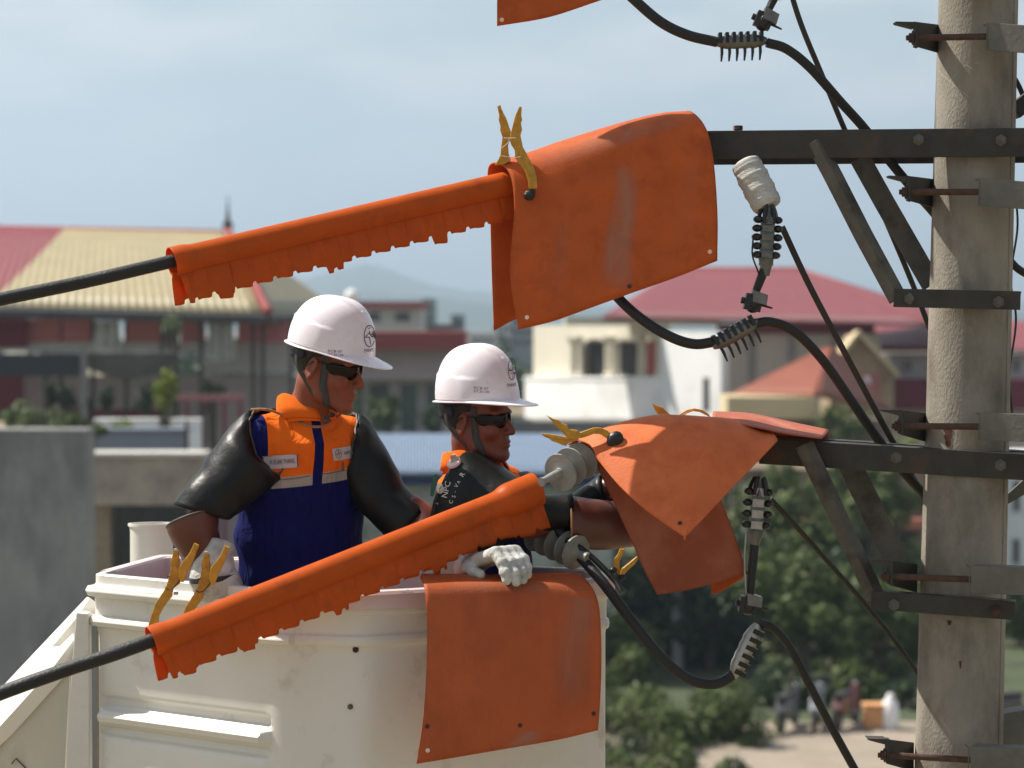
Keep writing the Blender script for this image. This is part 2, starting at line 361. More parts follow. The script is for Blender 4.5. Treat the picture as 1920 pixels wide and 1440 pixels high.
m_yel = M('yellow_plastic', (0.60, 0.31, 0.022), 0.4, var=0.22, vs_=30, bump=0.25, bs=90, trans=0.15, dirt=(0.36, 0.14, 0.02), ds=25, dth=(0.5, 0.75))
m_rub = M('black_rubber', (0.006, 0.007, 0.006), 0.40, var=0.4, vs_=8, bump=0.25, bs=28, dirt=(0.013, 0.0135, 0.012), ds=9, dth=(0.45, 0.75), spec=0.26)
m_brown = M('reddish_brown_rubber', (0.105, 0.032, 0.022), 0.38, var=0.16, vs_=8, spec=0.5, bump=0.05, bs=60)
m_lea = M('white_leather', (0.52, 0.52, 0.49), 0.75, var=0.12, vs_=16, bump=0.5, bs=60, dirt=(0.27, 0.25, 0.21), ds=22, dth=(0.48, 0.72))
m_skin = M('skin', (0.225, 0.060, 0.028), 0.55, var=0.1, vs_=18, sss=0.12, bump=0.18, bs=260, dirt=(0.15, 0.038, 0.02), ds=30, dth=(.52, .8))
m_skin2 = M('tanned_skin', (0.185, 0.046, 0.024), 0.52, var=0.1, vs_=18, sss=0.12, bump=0.05, bs=200)
m_hair = M('black_hair', (0.012, 0.010, 0.009), 0.5, var=0.3, vs_=60, bump=0.6, bs=150)
m_navy = M('navy_cloth', (0.012, 0.016, 0.075), 0.85, var=0.2, vs_=9, bump=0.2, bs=90)
m_orc = M('orange_cloth', (0.80, 0.15, 0.010), 0.85, spec=0.15, var=0.07, vs_=9, bump=0.15, bs=140)
m_strap = M('grey_webbing', (0.055, 0.058, 0.052), 0.8, var=0.2, vs_=60, bump=0.3, bs=300)
m_navy_band = M('dark_blue_band', (0.02, 0.03, 0.06), 0.75, var=0.2, vs_=30)
m_lens = M('dark_lens', (0.008, 0.004, 0.003), 0.12, var=0.1, spec=0.25)
m_cord = M('tan_cord', (0.36, 0.19, 0.09), 0.8, var=0.2, vs_=80, bump=0.4, bs=300)
m_ink = M('black_ink', (0.02, 0.018, 0.025), 0.6, var=0.1)
m_redink = M('dark_red_ink', (0.22, 0.03, 0.05), 0.6, var=0.1)
m_whtink = M('white_ink', (0.70, 0.72, 0.64), 0.6, var=0.1)
m_label = M('white_cloth_label', (0.50, 0.45, 0.46), 0.8, var=0.05, vs_=40)
m_tape = M('grey_reflective_tape', (0.40, 0.37, 0.31), 0.5, var=0.1, vs_=30)
# ================================================================== THE TOWN BEHIND
def Xd(px, d): return (px - 960) / FPX * d
def Zd(py, d): return P(960, py, d).z
def bbox_(mb, x0, x1, y0, y1, d, dep, off=0.0):
    """box whose front face spans the given pixels at distance d"""
    a, b = Xd(x0, d), Xd(x1, d); z1, z0 = Zd(y0, d), (Zd(y1, d) if y1 is not None else 0.0)
    return mb.box(((a + b) / 2, d + dep / 2 - off, (z0 + z1) / 2), (b - a, dep, z1 - z0))
def ground_z(px, d): return (Xd(px, d), d, 0)
m_ground = M('ground_dust', (0.27, 0.19, 0.115), 0.95, var=0.25, vs_=0.3, dirt=(0.10, 0.12, 0.06), ds=0.12, dth=(0.45, 0.6))
m_road = M('asphalt', (0.075, 0.07, 0.065), 0.9, var=0.25, vs_=0.8, dirt=(0.14, 0.12, 0.10), ds=0.7, dth=(0.5, 0.7))
m_pave = M('pale_paving', (0.27, 0.225, 0.175), 0.9, var=0.15, vs_=0.6, dirt=(0.22, 0.18, 0.14), ds=0.5, dth=(0.5, 0.7))
m_hill = M('forested_hill', (0.035, 0.06, 0.035), 0.95, var=0.4, vs_=0.01)
V = []; F = []
gs = [-6000, -600, -150, -60, -20, 0, 20, 60, 150, 600, 6000]; gy = [-300, 0, 20, 40, 60, 100, 200, 600, 2000, 7000]
for y in gy:
    for x in gs: V.append((x, y, 0.0))
for j in range(len(gy) - 1):
    for i in range(len(gs) - 1): b = j * len(gs) + i; F.append((b, b + 1, b + len(gs) + 1, b + len(gs)))
tag(link_mesh('ground', V, F, m_ground, smooth=False, origin=(0, 0, 0)), kind='structure')
tag(link_mesh('road', [(-60, 26, .004), (60, 26, .004), (60, 40.5, .004), (-60, 40.5, .004)], [(0, 1, 2, 3)], m_road, smooth=False), kind='structure')
mb = MB(); mb.box((0, 46.8, 0.06), (120, 12.4, 0.12)); tag(mb.build('pavement', m_pave, smooth=False), kind='structure')
tag(link_mesh('verge', [(-60, 53.2, .006), (60, 53.2, .006), (60, 95, .006), (-60, 95, .006)], [(0, 1, 2, 3)], M('dark_grass', (.045, .06, .025), .95, var=.4, vs_=.8), smooth=False), kind='structure')
mb = MB()
for i in range(-8, 9): mb.box((i * 6, 33.2, 0.010), (3, .15, .004))
tag(mb.build('road_line', M('road_paint', (.7, .7, .66), .8), smooth=False), kind='structure')
def hills(name, pts, d, dep):
    V = []; F = []; fine = []
    for i in range(len(pts) - 1):
        for k in range(8): t = k / 8; fine.append((pts[i][0] * (1 - t) + pts[i + 1][0] * t, pts[i][1] * (1 - t) + pts[i + 1][1] * t + rng.normal() * 1.1))
    fine.append(pts[-1]); n = len(fine)
    for (k, f) in ((0, 0.0), (0.25, .55), (0.6, .85), (1.0, 1.0), (1.6, .6), (2.4, 0.0)):
        for (x, y) in fine: V.append((Xd(x, d), d + (k - 1) * dep, max(-1.0, (Zd(y, d)) * f * (1 + (rng.normal() * .02 if 0 < f < 1 else 0))) - (1 if f == 0 else 0)))
    for j in range(5):
        for i in range(n - 1): b = j * n + i; F.append((b, b + 1, b + n + 1, b + n))
    tag(link_mesh(name, V, F, m_hill), kind='structure')
hills('hills', [(-500, 575), (-100, 560), (200, 548), (430, 540), (560, 528), (640, 505), (690, 493), (735, 507), (800, 532), (860, 543), (930, 548), (1000, 560), (1150, 572), (1350, 575), (1600, 552), (1680, 560), (1760, 575), (1900, 565), (2200, 580), (2600, 590)], 3600, 500)
hills('hills', [(-500, 590), (300, 585), (560, 562), (700, 548), (840, 560), (960, 574), (1200, 583), (1500, 577), (1700, 583), (1900, 585), (2600, 592)], 2300, 300)

# ---------------------------------------------------------------- roof material with ribs, driven by a coordinate stored on the mesh
def ribbed(name, colf, period=1.0, depth=0.25, rough=0.5):
    m = bpy.data.materials.new(name); m.use_nodes = True; nt = m.node_tree; n = nt.nodes; l = nt.links.new; b = n['Principled BSDF']; b.inputs['Roughness'].default_value = rough
    at = n.new('ShaderNodeAttribute'); at.attribute_name = 'tc'; sp = n.new('ShaderNodeSeparateXYZ'); l(at.outputs['Vector'], sp.inputs[0])
    rp = n.new('ShaderNodeValToRGB'); rp.color_ramp.interpolation = 'CONSTANT'
    els = rp.color_ramp.elements
    while len(els) < len(colf): els.new(0.5)
    for e, (p, c) in zip(els, colf): e.position = p; e.color = tuple(c) + (1,)
    l(sp.outputs['Y'], rp.inputs[0])
    mu = n.new('ShaderNodeMath'); mu.operation = 'MULTIPLY'; mu.inputs[1].default_value = 2 * math.pi / period; l(sp.outputs['X'], mu.inputs[0])
    si = n.new('ShaderNodeMath'); si.operation = 'SINE'; l(mu.outputs[0], si.inputs[0])
    bu = n.new('ShaderNodeBump'); bu.inputs['Distance'].default_value = 0.02; bu.inputs['Strength'].default_value = 1.0; l(si.outputs[0], bu.inputs['Height']); l(bu.outputs[0], b.inputs['Normal'])
    no = n.new('ShaderNodeTexNoise'); no.inputs['Scale'].default_value = 1.2; no.inputs['Detail'].default_value = 6; tcn = n.new('ShaderNodeTexCoord'); l(tcn.outputs['Object'], no.inputs['Vector'])
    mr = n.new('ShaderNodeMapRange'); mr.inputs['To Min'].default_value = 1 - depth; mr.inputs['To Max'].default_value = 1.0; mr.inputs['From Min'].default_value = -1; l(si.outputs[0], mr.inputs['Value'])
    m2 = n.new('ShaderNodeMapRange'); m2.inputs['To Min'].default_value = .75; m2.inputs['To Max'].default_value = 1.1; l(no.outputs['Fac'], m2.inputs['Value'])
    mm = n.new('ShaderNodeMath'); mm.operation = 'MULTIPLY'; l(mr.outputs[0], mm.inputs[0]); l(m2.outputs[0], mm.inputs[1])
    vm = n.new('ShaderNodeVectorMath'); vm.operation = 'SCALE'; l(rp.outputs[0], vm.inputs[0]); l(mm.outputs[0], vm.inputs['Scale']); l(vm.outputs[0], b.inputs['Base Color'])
    return m
RED = (0.25, 0.028, 0.033); CRM = (0.42, 0.345, 0.175); MAR = (0.25, 0.035, 0.045)
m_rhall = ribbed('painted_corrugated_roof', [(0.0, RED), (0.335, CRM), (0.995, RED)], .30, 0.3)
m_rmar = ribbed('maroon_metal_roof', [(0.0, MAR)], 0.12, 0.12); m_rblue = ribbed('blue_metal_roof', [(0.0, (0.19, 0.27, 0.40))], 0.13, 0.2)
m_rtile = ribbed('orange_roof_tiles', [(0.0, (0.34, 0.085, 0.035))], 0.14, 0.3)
def roofq(name, q, m, parent, tc, thick=0.12):
    """q: four corners ridge0 ridge1 eave1 eave0; tc: (u,v) at each"""
    V = []; F = []; T = []; n = 24; mth = 6
    for j in range(mth + 1):
        for i in range(n + 1):
            s, t = i / n, j / mth
            V.append((q[0] * (1 - s) + q[1] * s) * (1 - t) + (q[3] * (1 - s) + q[2] * s) * t)
            T.append([(tc[0][k] * (1 - s) + tc[1][k] * s) * (1 - t) + (tc[3][k] * (1 - s) + tc[2][k] * s) * t for k in (0, 1)] + [0])
    for j in range(mth):
        for i in range(n): b = j * (n + 1) + i; F.append((b, b + 1, b + n + 2, b + n + 1))
    o = link_mesh(name, V, F, m, parent, attrs={'tc': T}); solid(o, thick, -1); return o
def hue(c, **k): return M('painted_wall', c, 0.85, **k)
m_pinkw = hue((0.52, 0.17, 0.16), var=.1, vs_=.6); m_marw = hue((0.17, 0.018, 0.035), var=.1); m_greyw = hue((0.50, 0.47, 0.46), var=.12, vs_=.5); m_mauve = hue((0.42, 0.36, 0.36), var=.12, vs_=.5)
m_dark = hue((0.03, 0.03, 0.028), var=.4, vs_=1); m_tarp = M('dark_tarpaulin', (0.016, 0.019, 0.025), .6, var=.3, vs_=1); m_tarp2 = M('grey_tarpaulin', (0.13, 0.13, 0.14), .6, var=.2, vs_=1)
m_concw = hue((0.30, 0.30, 0.275), var=.25, vs_=.9, dirt=(0.12, 0.125, 0.125), ds=.8, dth=(.42, .66), stretch=(1, 1, .4)); m_slab = hue((0.42, 0.36, 0.29), var=.2, vs_=1.2, dirt=(.24, .20, .16), ds=1.6, dth=(.45, .7))
m_cream = hue((0.62, 0.58, 0.47), var=.06, vs_=.5); m_wht = hue((0.80, 0.80, 0.79), var=.04, vs_=.4, dirt=(.5, .5, .48), ds=.3, dth=(.5, .8)); m_beige = hue((0.58, 0.52, 0.46), var=.08, vs_=.5); m_bluew = hue((0.20, 0.235, 0.29), var=.1, vs_=.5)
m_glassd = M('dark_window_glass', (0.02, 0.028, 0.03), .12, var=.3, vs_=.8, spec=.8); m_glassg = M('greenish_window_glass', (0.06, 0.09, 0.08), .15, var=.5, vs_=.8, spec=.8)
m_wood = M('weathered_timber', (0.06, 0.045, 0.038), .8, var=.3, vs_=3); m_metalp = M('grey_metal_post', (0.20, 0.20, 0.19), .6, .3, var=.1)
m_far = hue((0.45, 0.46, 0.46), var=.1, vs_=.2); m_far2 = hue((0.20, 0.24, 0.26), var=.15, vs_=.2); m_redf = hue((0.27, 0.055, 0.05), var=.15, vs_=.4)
m_cur = M('pale_net_curtain', (0.62, 0.62, 0.60), .8, var=.2, vs_=2)
m_yfas = hue((0.60, 0.49, 0.29), var=.06, vs_=.5); m_darkblue = hue((0.012, 0.03, 0.10), var=.1); m_wfr = hue((0.45, 0.46, 0.44), var=.05)

# ---------------------------------------------------------------- market hall with the red and cream roof
hall = thing('market_hall', (Xd(150, 78), 80, 0), 'long open-sided hall with red and cream striped metal roof', 'building')
q = [P(-120, 428, 84), P(428, 440, 84), P(500, 591, 75), P(-330, 571, 75.5)]
roofq('roof', q, m_rhall, hall, [(-4.0, .05), (9.0, .70), (9.0, .74), (-6.0, .10)])
# recolour bands: the split between red and cream follows the ribs
hip = roofq('hip_roof', [P(428, 440, 84), P(430, 441, 84.4), P(640, 590, 92), P(506, 591, 75)], ribbed('cream_hip_roof', [(0.0, (0.33, 0.28, 0.15))], .3, .3), hall, [(0, 0), (0, 0), (8, 0), (0, 0)])
mb = MB(); mb.tube([P(428, 439, 84) + Vector((0, -.1, .12)), P(503, 592, 75) + Vector((0, -.1, .12))], .16, 6); mb.tube([P(-120, 427, 84), P(428, 438, 84)], .14, 6); mb.build('ridge_cap', m_redf, hall)
mb = MB(); mb.lathe(P(427, 442, 84), P(427, 380, 84), [(0, .16), (.25, .14), (.4, .22), (.55, .1), (.9, .05), (1.5, .01)], 8); mb.build('finial', m_dark, hall)
mb = MB(); mb.bar(P(-330, 580, 75.4), P(502, 600, 75), .2, .28); mb.bar(P(502, 600, 75), P(640, 598, 92), .2, .28); mb.build('fascia', m_wood, hall)
mb = MB(); bbox_(mb, -300, 50, 585, 655, 77.4, .2); mb.build('side_wall', m_marw, hall, smooth=False)
for (a, b) in ((52, 112), (117, 170), (238, 300), (306, 330), (338, 385), (445, 545)):
    mb = MB(); bbox_(mb, a, b, 598, 642, 77.8, .12); mb.build('wall_panel', m_pinkw, hall, smooth=False)
mb = MB(); bbox_(mb, 52, 385, 642, 662, 77.7, .3); bbox_(mb, 385, 560, 642, 700, 79.5, .2); mb.build('low_wall', m_greyw, hall, smooth=False)
for (a, b, y) in ((176, 226, 662), (388, 440, 680)):
    G = [[P(a + (b - a) * i / 8 + 3 * math.sin(i * 2 + j), 602 + (y - 602) * j / 6, 77.3 + .12 * math.sin(i * 1.9)) for i in range(9)] for j in range(7)]
    mb = MB(); mb.grid(G); solid(mb.build('curtain', m_cur, hall), .02)
for x in (84, 113, 173, 236, 303, 331, 376, 474, 492, 545, 600):
    mb = MB(); bbox_(mb, x - 3, x + 4, 592, None, 76.6 if x > 300 else 78.0, .12); mb.build('post', m_wood, hall, smooth=False)
mb = MB(); bbox_(mb, 35, 620, 705, None, 82, .25); mb.build('back_wall', m_mauve, hall, smooth=False)
mb = MB(); bbox_(mb, 110, 300, 768, 792, 79, .6); bbox_(mb, -60, 40, 700, 790, 80, .4); mb.build('dark_bench', m_marw, hall, smooth=False)
# awnings in front of it
aw = thing('awning', (Xd(80, 70), 70, 5), 'black tarpaulin awning stretched on grey metal posts beside the sagging one', 'awning')
mb = MB(); bbox_(mb, -200, 152, 664, 706, 70, .1); mb.build('sheet', m_tarp, aw, smooth=False)
mb = MB(); bbox_(mb, 151, 162, 650, None, 69.8, .15); mb.bar(P(-200, 655, 69.9), P(160, 655, 69.9), .1, .1); mb.build('post', m_metalp, aw, smooth=False)
mb = MB(); G = []
for j in range(9):
    v = j / 8; G.append([P(163 + 172 * i / 16, 660 + v * (10 + 40 * math.sin(math.pi * min(1, .12 + i / 16 * .88)) ** .8), 70.0 + v * .8 + .1 * math.sin(i)) for i in range(17)])
mb.grid(G); o = solid(mb.build('sagging_awning', m_tarp2), .03); tag(o, 'grey tarpaulin sagging between a metal post and a timber post', 'awning')
rail = thing('railing', (Xd(390, 68), 68, 5), 'faded pink handrail on dark posts below the hall', 'railing')
mb = MB(); bbox_(mb, 328, 455, 741, 752, 68, .2); mb.build('handrail', hue((.30, .12, .12)), rail, smooth=False)
for x in (350, 382, 420, 450): mb = MB(); bbox_(mb, x - 3, x + 3, 752, None, 68.05, .1); mb.build('post', m_marw, rail, smooth=False)
# walls and slabs lower left
mb = MB(); bbox_(mb, -120, 160, 806, None, 42, .9); tag(mb.build('concrete_building', m_concw, smooth=False), 'stained grey concrete block with flat top in the lower corner', 'building')
sl = thing('flat_roof_building', (Xd(270, 45), 47, 0), 'beige concrete slab building with dark opening beneath', 'building')
mb = MB(); bbox_(mb, 161, 380, 858, 948, 45, 1); mb.build('parapet', m_slab, sl, smooth=False)
mb = MB(); bbox_(mb, 159, 382, 850, 858, 44.9, 1.1); mb.build('coping', hue((.48, .47, .42)), sl, smooth=False)
mb = MB(); bbox_(mb, 161, 200, 948, None, 45.2, .5); bbox_(mb, 352, 380, 948, None, 45.2, .5); mb.build('column', hue((.30, .25, .17), var=.2), sl, smooth=False)
mb = MB(); bbox_(mb, 200, 352, 948, None, 49, .2); mb.build('back_wall', m_dark, sl, smooth=False)
mb = MB(); bbox_(mb, 222, 224, 950, None, 45.6, .1); bbox_(mb, 262, 264, 950, None, 45.6, .1); mb.build('door_frame', m_dark, sl, smooth=False)
mb = MB(); bbox_(mb, 155, 347, 808, None, 55, .4); mb.box((Xd(250, 55), 55.2, Zd(806, 55)), (2.7, .6, .06)); tag(mb.build('garden_wall', m_bluew, smooth=False), 'plain blue-grey rendered wall behind the beige slab roof', 'wall')
mb = MB(); bbox_(mb, 175, 380, 786, None, 62, .5); tag(mb.build('planter_wall', m_wht, smooth=False), 'long low whitewashed planter wall below the hall', 'wall')
mb = MB(); bbox_(mb, 346, 352, 790, None, 54, .1); bbox_(mb, 378, 384, 760, None, 54, .1); tag(mb.build('gate_post', m_wood, smooth=False), 'pair of thin dark posts beside the blue-grey wall', 'gate posts')

# ---------------------------------------------------------------- middle house, blue roof, far blocks
def windows(parent, rects, d, mf, mg, t=.12):
    for (a, b, c, e) in rects:
        fr = MB(); w = 3
        for r in ((a, a + w, c, e), (b - w, b, c, e), (a + w, b - w, c, c + w), (a + w, b - w, e - w, e)): bbox_(fr, *r, d - .02, t)
        f = fr.build('window', mf, parent, smooth=False); g = MB(); bbox_(g, a + w, b - w, c + w, e - w, d + .04, .03); g.build('pane', mg, f, smooth=False)
mh = thing('house', (Xd(770, 96), 98, 0), 'grey house with a red roof band and tall glazed front', 'house')
mb = MB(); bbox_(mb, 560, 872, 622, 656, 95, 6); mb.build('roof', m_redf, mh, smooth=False)
mb = MB(); bbox_(mb, 560, 880, 656, 712, 96, 6); mb.build('wall', m_mauve, mh, smooth=False)
mb = MB(); bbox_(mb, 560, 880, 712, None, 97.5, 4); mb.build('ground_floor', m_greyw, mh, smooth=False)
windows(mh, [(690, 732, 716, 812), (748, 785, 716, 812), (796, 828, 716, 812), (650, 684, 716, 812)], 97.4, m_wfr, m_glassg)
mb = MB(); bbox_(mb, 700, 900, 812, None, 94, .6); mb.build('front_wall', hue((.25, .22, .21)), mh, smooth=False)
bl = thing('blue_roof_shed', (Xd(900, 62), 64, 0), 'low shed with light blue ribbed metal roof', 'shed')
q = [P(650, 820, 70), P(1150, 820, 70), P(1150, 893, 60), P(650, 893, 60)]; roofq('roof', q, m_rblue, bl, [(0, 0), (11, 0), (11, 0), (0, 0)])
mb = MB(); bbox_(mb, 650, 1150, 896, 910, 60, .2); mb.build('gutter', m_darkblue, bl, smooth=False)
mb = MB(); bbox_(mb, 650, 1150, 910, None, 60.6, 6); mb.build('wall', hue((.34, .37, .33), dirt=(.08, .10, .06), ds=.9, dth=(.5, .65)), bl, smooth=False)
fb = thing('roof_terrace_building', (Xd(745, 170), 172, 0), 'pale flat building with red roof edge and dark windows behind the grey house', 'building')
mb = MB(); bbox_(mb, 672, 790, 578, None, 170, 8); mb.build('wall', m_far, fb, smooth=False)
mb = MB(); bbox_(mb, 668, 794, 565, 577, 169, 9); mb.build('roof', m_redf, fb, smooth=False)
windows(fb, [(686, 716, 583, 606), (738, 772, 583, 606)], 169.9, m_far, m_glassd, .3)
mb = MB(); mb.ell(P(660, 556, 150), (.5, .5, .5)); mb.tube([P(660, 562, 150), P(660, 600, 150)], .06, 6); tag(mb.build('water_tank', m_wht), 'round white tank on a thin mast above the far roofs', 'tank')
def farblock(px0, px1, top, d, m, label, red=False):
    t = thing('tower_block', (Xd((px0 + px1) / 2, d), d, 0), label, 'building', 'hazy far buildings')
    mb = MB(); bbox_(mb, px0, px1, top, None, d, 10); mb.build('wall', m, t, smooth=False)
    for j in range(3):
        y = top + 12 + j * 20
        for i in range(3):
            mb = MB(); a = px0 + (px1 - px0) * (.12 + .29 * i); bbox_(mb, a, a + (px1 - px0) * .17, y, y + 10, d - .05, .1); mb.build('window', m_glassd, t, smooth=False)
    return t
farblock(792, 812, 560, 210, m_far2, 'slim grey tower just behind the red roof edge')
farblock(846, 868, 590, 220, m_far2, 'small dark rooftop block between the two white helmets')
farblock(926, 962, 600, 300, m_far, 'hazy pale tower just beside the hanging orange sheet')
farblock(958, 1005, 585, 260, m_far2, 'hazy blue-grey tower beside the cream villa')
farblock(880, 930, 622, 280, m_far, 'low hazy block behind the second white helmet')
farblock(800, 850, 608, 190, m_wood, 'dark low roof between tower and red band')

# ---------------------------------------------------------------- cream villa with maroon roof
vi = thing('villa', (Xd(1250, 100), 104, 0), 'cream villa with maroon hipped roof, arched balcony and white walls', 'house')
D = 100
roofq('roof', [P(1270, 508, 108), P(1500, 508, 108), P(1745, 612, 97), P(1130, 598, 97)], m_rmar, vi, [(0, 0), (6, 0), (10, 0), (-4, 0)])
roofq('side_roof', [P(1500, 508, 108), P(1501, 508, 108.2), P(1800, 600, 112), P(1748, 612, 97)], m_rmar, vi, [(0, 0), (0, 0), (6, 0), (0, 0)])
mb = MB(); mb.tube([P(1268, 506, 108), P(1502, 506, 108)], .14, 6); mb.tube([P(1501, 506, 108), P(1747, 610, 97)], .12, 6); mb.build('ridge_cap', m_redf, vi)
mb = MB(); bbox_(mb, 1060, 1352, 594, 610, 97.5, 3); mb.build('cornice', m_cream, vi, smooth=False)
mb = MB(); bbox_(mb, 1352, 1640, 606, 626, 98.6, 2); mb.build('eaves', m_marw, vi, smooth=False)
def wallq(mb, x0, x1, y0, y1, d0, d1, th=.4):
    """wall seen at an angle: its two ends at different distances"""
    a, c = Vector((Xd(x0, d0), d0, 0)), Vector((Xd(x1, d1), d1, 0)); t = (c - a).normalized(); nrm = Vector((-t.y, t.x, 0)) * th
    za0, za1 = Zd(y0, d0), (Zd(y1, d0) if y1 is not None else 0.0); zc0, zc1 = Zd(y0, d1), (Zd(y1, d1) if y1 is not None else 0.0)
    f = [Vector((a.x, a.y, za1)), Vector((c.x, c.y, zc1)), Vector((c.x, c.y, zc0)), Vector((a.x, a.y, za0))]; return mb.prism(f, nrm)
dv = lambda x: 97.0 + (1240 - x) * .046
mb = MB(); wallq(mb, 1000, 1080, 610, None, dv(1000) + .8, dv(1080) + .8); wallq(mb, 1080, 1240, 610, 630, dv(1080) + .8, dv(1240) + .8); wallq(mb, 1080, 1240, 706, None, dv(1080) + .8, dv(1240) + .8); mb.build('wall', m_cream, vi, smooth=False)
mb = MB(); wallq(mb, 1080, 1240, 630, 706, dv(1080) + 2.4, dv(1240) + 2.4); mb.build('balcony_back_wall', hue((.45, .42, .35)), vi, smooth=False)
for (a, b) in ((1104, 1132), (1163, 1193)):
    mb = MB(); wallq(mb, a, b, 642, 708, dv(a) + 2.2, dv(b) + 2.2, .1); mb.build('door', m_dark, vi, smooth=False)
for x in (1074, 1088, 1140, 1150, 1203, 1236):
    mb = MB(); a = P(x, 706, dv(x) + .6); mb.lathe(a, a + Vector((0, 0, 2.2)), [(0, .22), (.15, .22), (.2, .14), (1.5, .13), (1.6, .22), (1.8, .3)], 10); mb.build('column', m_cream, vi)
for x0, x1 in ((1092, 1138), (1152, 1202)):
    mb = MB(); n = 10; cx = (x0 + x1) / 2; r = (x1 - x0) / 2; px_ = lambda x: dv(x) + .55
    pts = [P(cx - r * math.cos(math.pi * i / n), 652 - r * .75 * math.sin(math.pi * i / n), px_(cx - r * math.cos(math.pi * i / n))) for i in range(n + 1)]
    pts = pts + [P(x1, 630, px_(x1)), P(x0, 630, px_(x0))]; mb.prism(pts, (.1, .2, 0)); mb.build('arch', m_cream, vi, smooth=False)
mb = MB(); wallq(mb, 1212, 1233, 640, 712, dv(1212) + .5, dv(1233) + .5, .1); mb.build('curtain', hue((.33, .06, .05)), vi, smooth=False)
mb = MB(); wallq(mb, 984, 1240, 712, 790, dv(984), dv(1240), .3); wallq(mb, 982, 1242, 706, 712, dv(982) - .1, dv(1242) - .1, .5); mb.build('parapet', m_wht, vi, smooth=False)
mb = MB(); bbox_(mb, 960, 1250, 790, 812, 97.2, 3); mb.build('floor_slab', hue((.20, .19, .17)), vi, smooth=False)
mb = MB(); bbox_(mb, 960, 1250, 812, None, 100, 2); mb.build('lower_wall', hue((.13, .13, .115), var=.3, vs_=.6), vi, smooth=False)
mb = MB(); wallq(mb, 1240, 1352, 622, None, 96.9, 93.4); mb.build('white_wing', m_wht, vi, smooth=False)
mb = MB(); wallq(mb, 1318, 1330, 708, 772, 94.42, 94.05, .1); mb.build('slot_window', m_dark, vi, smooth=False)
mb = MB(); bbox_(mb, 1350, 1650, 622, None, 99, 4); mb.build('shaded_wing', m_beige, vi, smooth=False)  # wall turned from the sun, its shade put in as a greyer colour
mb = MB()
for x in (1404, 1478, 1560): bbox_(mb, x, x + 14, 626, 800, 98.9, .1)
mb.build('pilaster', hue((.32, .29, .27)), vi, smooth=False)
windows(vi, [(1010, 1028, 820, 850), (1050, 1080, 820, 850), (1110, 1140, 820, 850)], 99.9, m_wfr, m_glassd)
# tiled house
th = thing('tiled_house', (Xd(1480, 86), 88, 0), 'small house with orange tiled hip roof and cream eaves', 'house')
roofq('roof', [P(1548, 655, 90), P(1560, 655, 90), P(1530, 744, 85), P(1372, 744, 88)], m_rtile, th, [(0, 0), (.5, 0), (3.4, 0), (0, 0)])
roofq('side_roof', [P(1550, 655, 90), P(1562, 655, 90), P(1668, 770, 92), P(1530, 744, 85)], m_rtile, th, [(0, 0), (.5, 0), (3.4, 0), (0, 0)])
mb = MB(); bbox_(mb, 1364, 1531, 744, 786, 84.8, 3); mb.build('eaves', m_yfas, th, smooth=False)
mb = MB(); bbox_(mb, 1380, 1660, 786, None, 86.5, 4); mb.build('wall', hue((.20, .15, .11), var=.2, vs_=.6), th, smooth=False)
gb = thing('gabled_house', (Xd(1620, 93), 94, 0), 'tan house with pointed gable and small pink dormer', 'house')
mb = MB(); mb.prism([P(1556, 700, 93), P(1608, 628, 93), P(1676, 700, 93), P(1676, 860, 93), P(1556, 860, 93)], (0, 3, 0)); mb.build('wall', hue((.36, .27, .16), var=.25, vs_=.9), gb, smooth=False)
mb = MB(); mb.bar(P(1545, 705, 92.8), P(1608, 622, 92.8), .8, .14); mb.bar(P(1608, 622, 92.8), P(1684, 705, 92.8), .8, .14); mb.build('roof', m_yfas, gb, smooth=False)
mb = MB(); bbox_(mb, 1612, 1650, 700, 745, 92.7, .5); mb.build('dormer', hue((.42, .15, .14)), gb, smooth=False)
mb = MB(); bbox_(mb, 1620, 1632, 706, 725, 92.5, .2); mb.build('lamp', m_wht, gb, smooth=False)
mr = thing('maroon_building', (Xd(1700, 106), 107, 0), 'maroon metal-clad building with grey band beside the pole', 'building')
roofq('roof', [P(1640, 606, 112), P(1960, 606, 112), P(1960, 660, 104), P(1622, 660, 104)], m_rmar, mr, [(0, 0), (6, 0), (6, 0), (0, 0)])
mb = MB(); bbox_(mb, 1668, 1960, 664, 712, 105, 4); mb.build('wall', m_greyw, mr, smooth=False)
mb = MB(); bbox_(mb, 1652, 1960, 712, 768, 103, 4); mb.build('cladding', m_marw, mr, smooth=False)
mb = MB(); bbox_(mb, 1640, 1960, 768, None, 104, 4); mb.build('ground_floor', m_beige, mr, smooth=False)
windows(mr, [(1690, 1712, 672, 700), (1900, 1915, 672, 700)], 104.95, m_wfr, m_glassd)
# shops behind the trees
sh = thing('shop_row', (Xd(1560, 78), 80, 0), 'row of ochre shops half hidden behind street trees', 'building')
mb = MB(); bbox_(mb, 1330, 1760, 880, None, 80, 5); mb.build('wall', hue((.20, .15, .095), var=.35, vs_=.5, dirt=(.06, .04, .03), ds=.4, dth=(.45, .6)), sh, smooth=False)
for i, x in enumerate((1350, 1430, 1510, 1590, 1670)):
    mb = MB(); bbox_(mb, x, x + 52, 1000, 1095, 79.95, .1); mb.build('shopfront', m_dark, sh, smooth=False)
mb = MB(); bbox_(mb, 1330, 1760, 975, 992, 79.0, 1.2); mb.build('canopy', hue((.35, .12, .09)), sh, smooth=False)
windows(sh, [(1370, 1395, 905, 950), (1450, 1475, 905, 950), (1530, 1555, 905, 950), (1620, 1645, 905, 950)], 79.95, m_wfr, m_glassd)
wb = thing('white_building', (Xd(1990, 70), 72, 0), 'white building glimpsed beyond the concrete pole', 'building')
mb = MB(); bbox_(mb, 1870, 2100, 860, None, 72, 5); mb.build('wall', m_wht, wb, smooth=False)
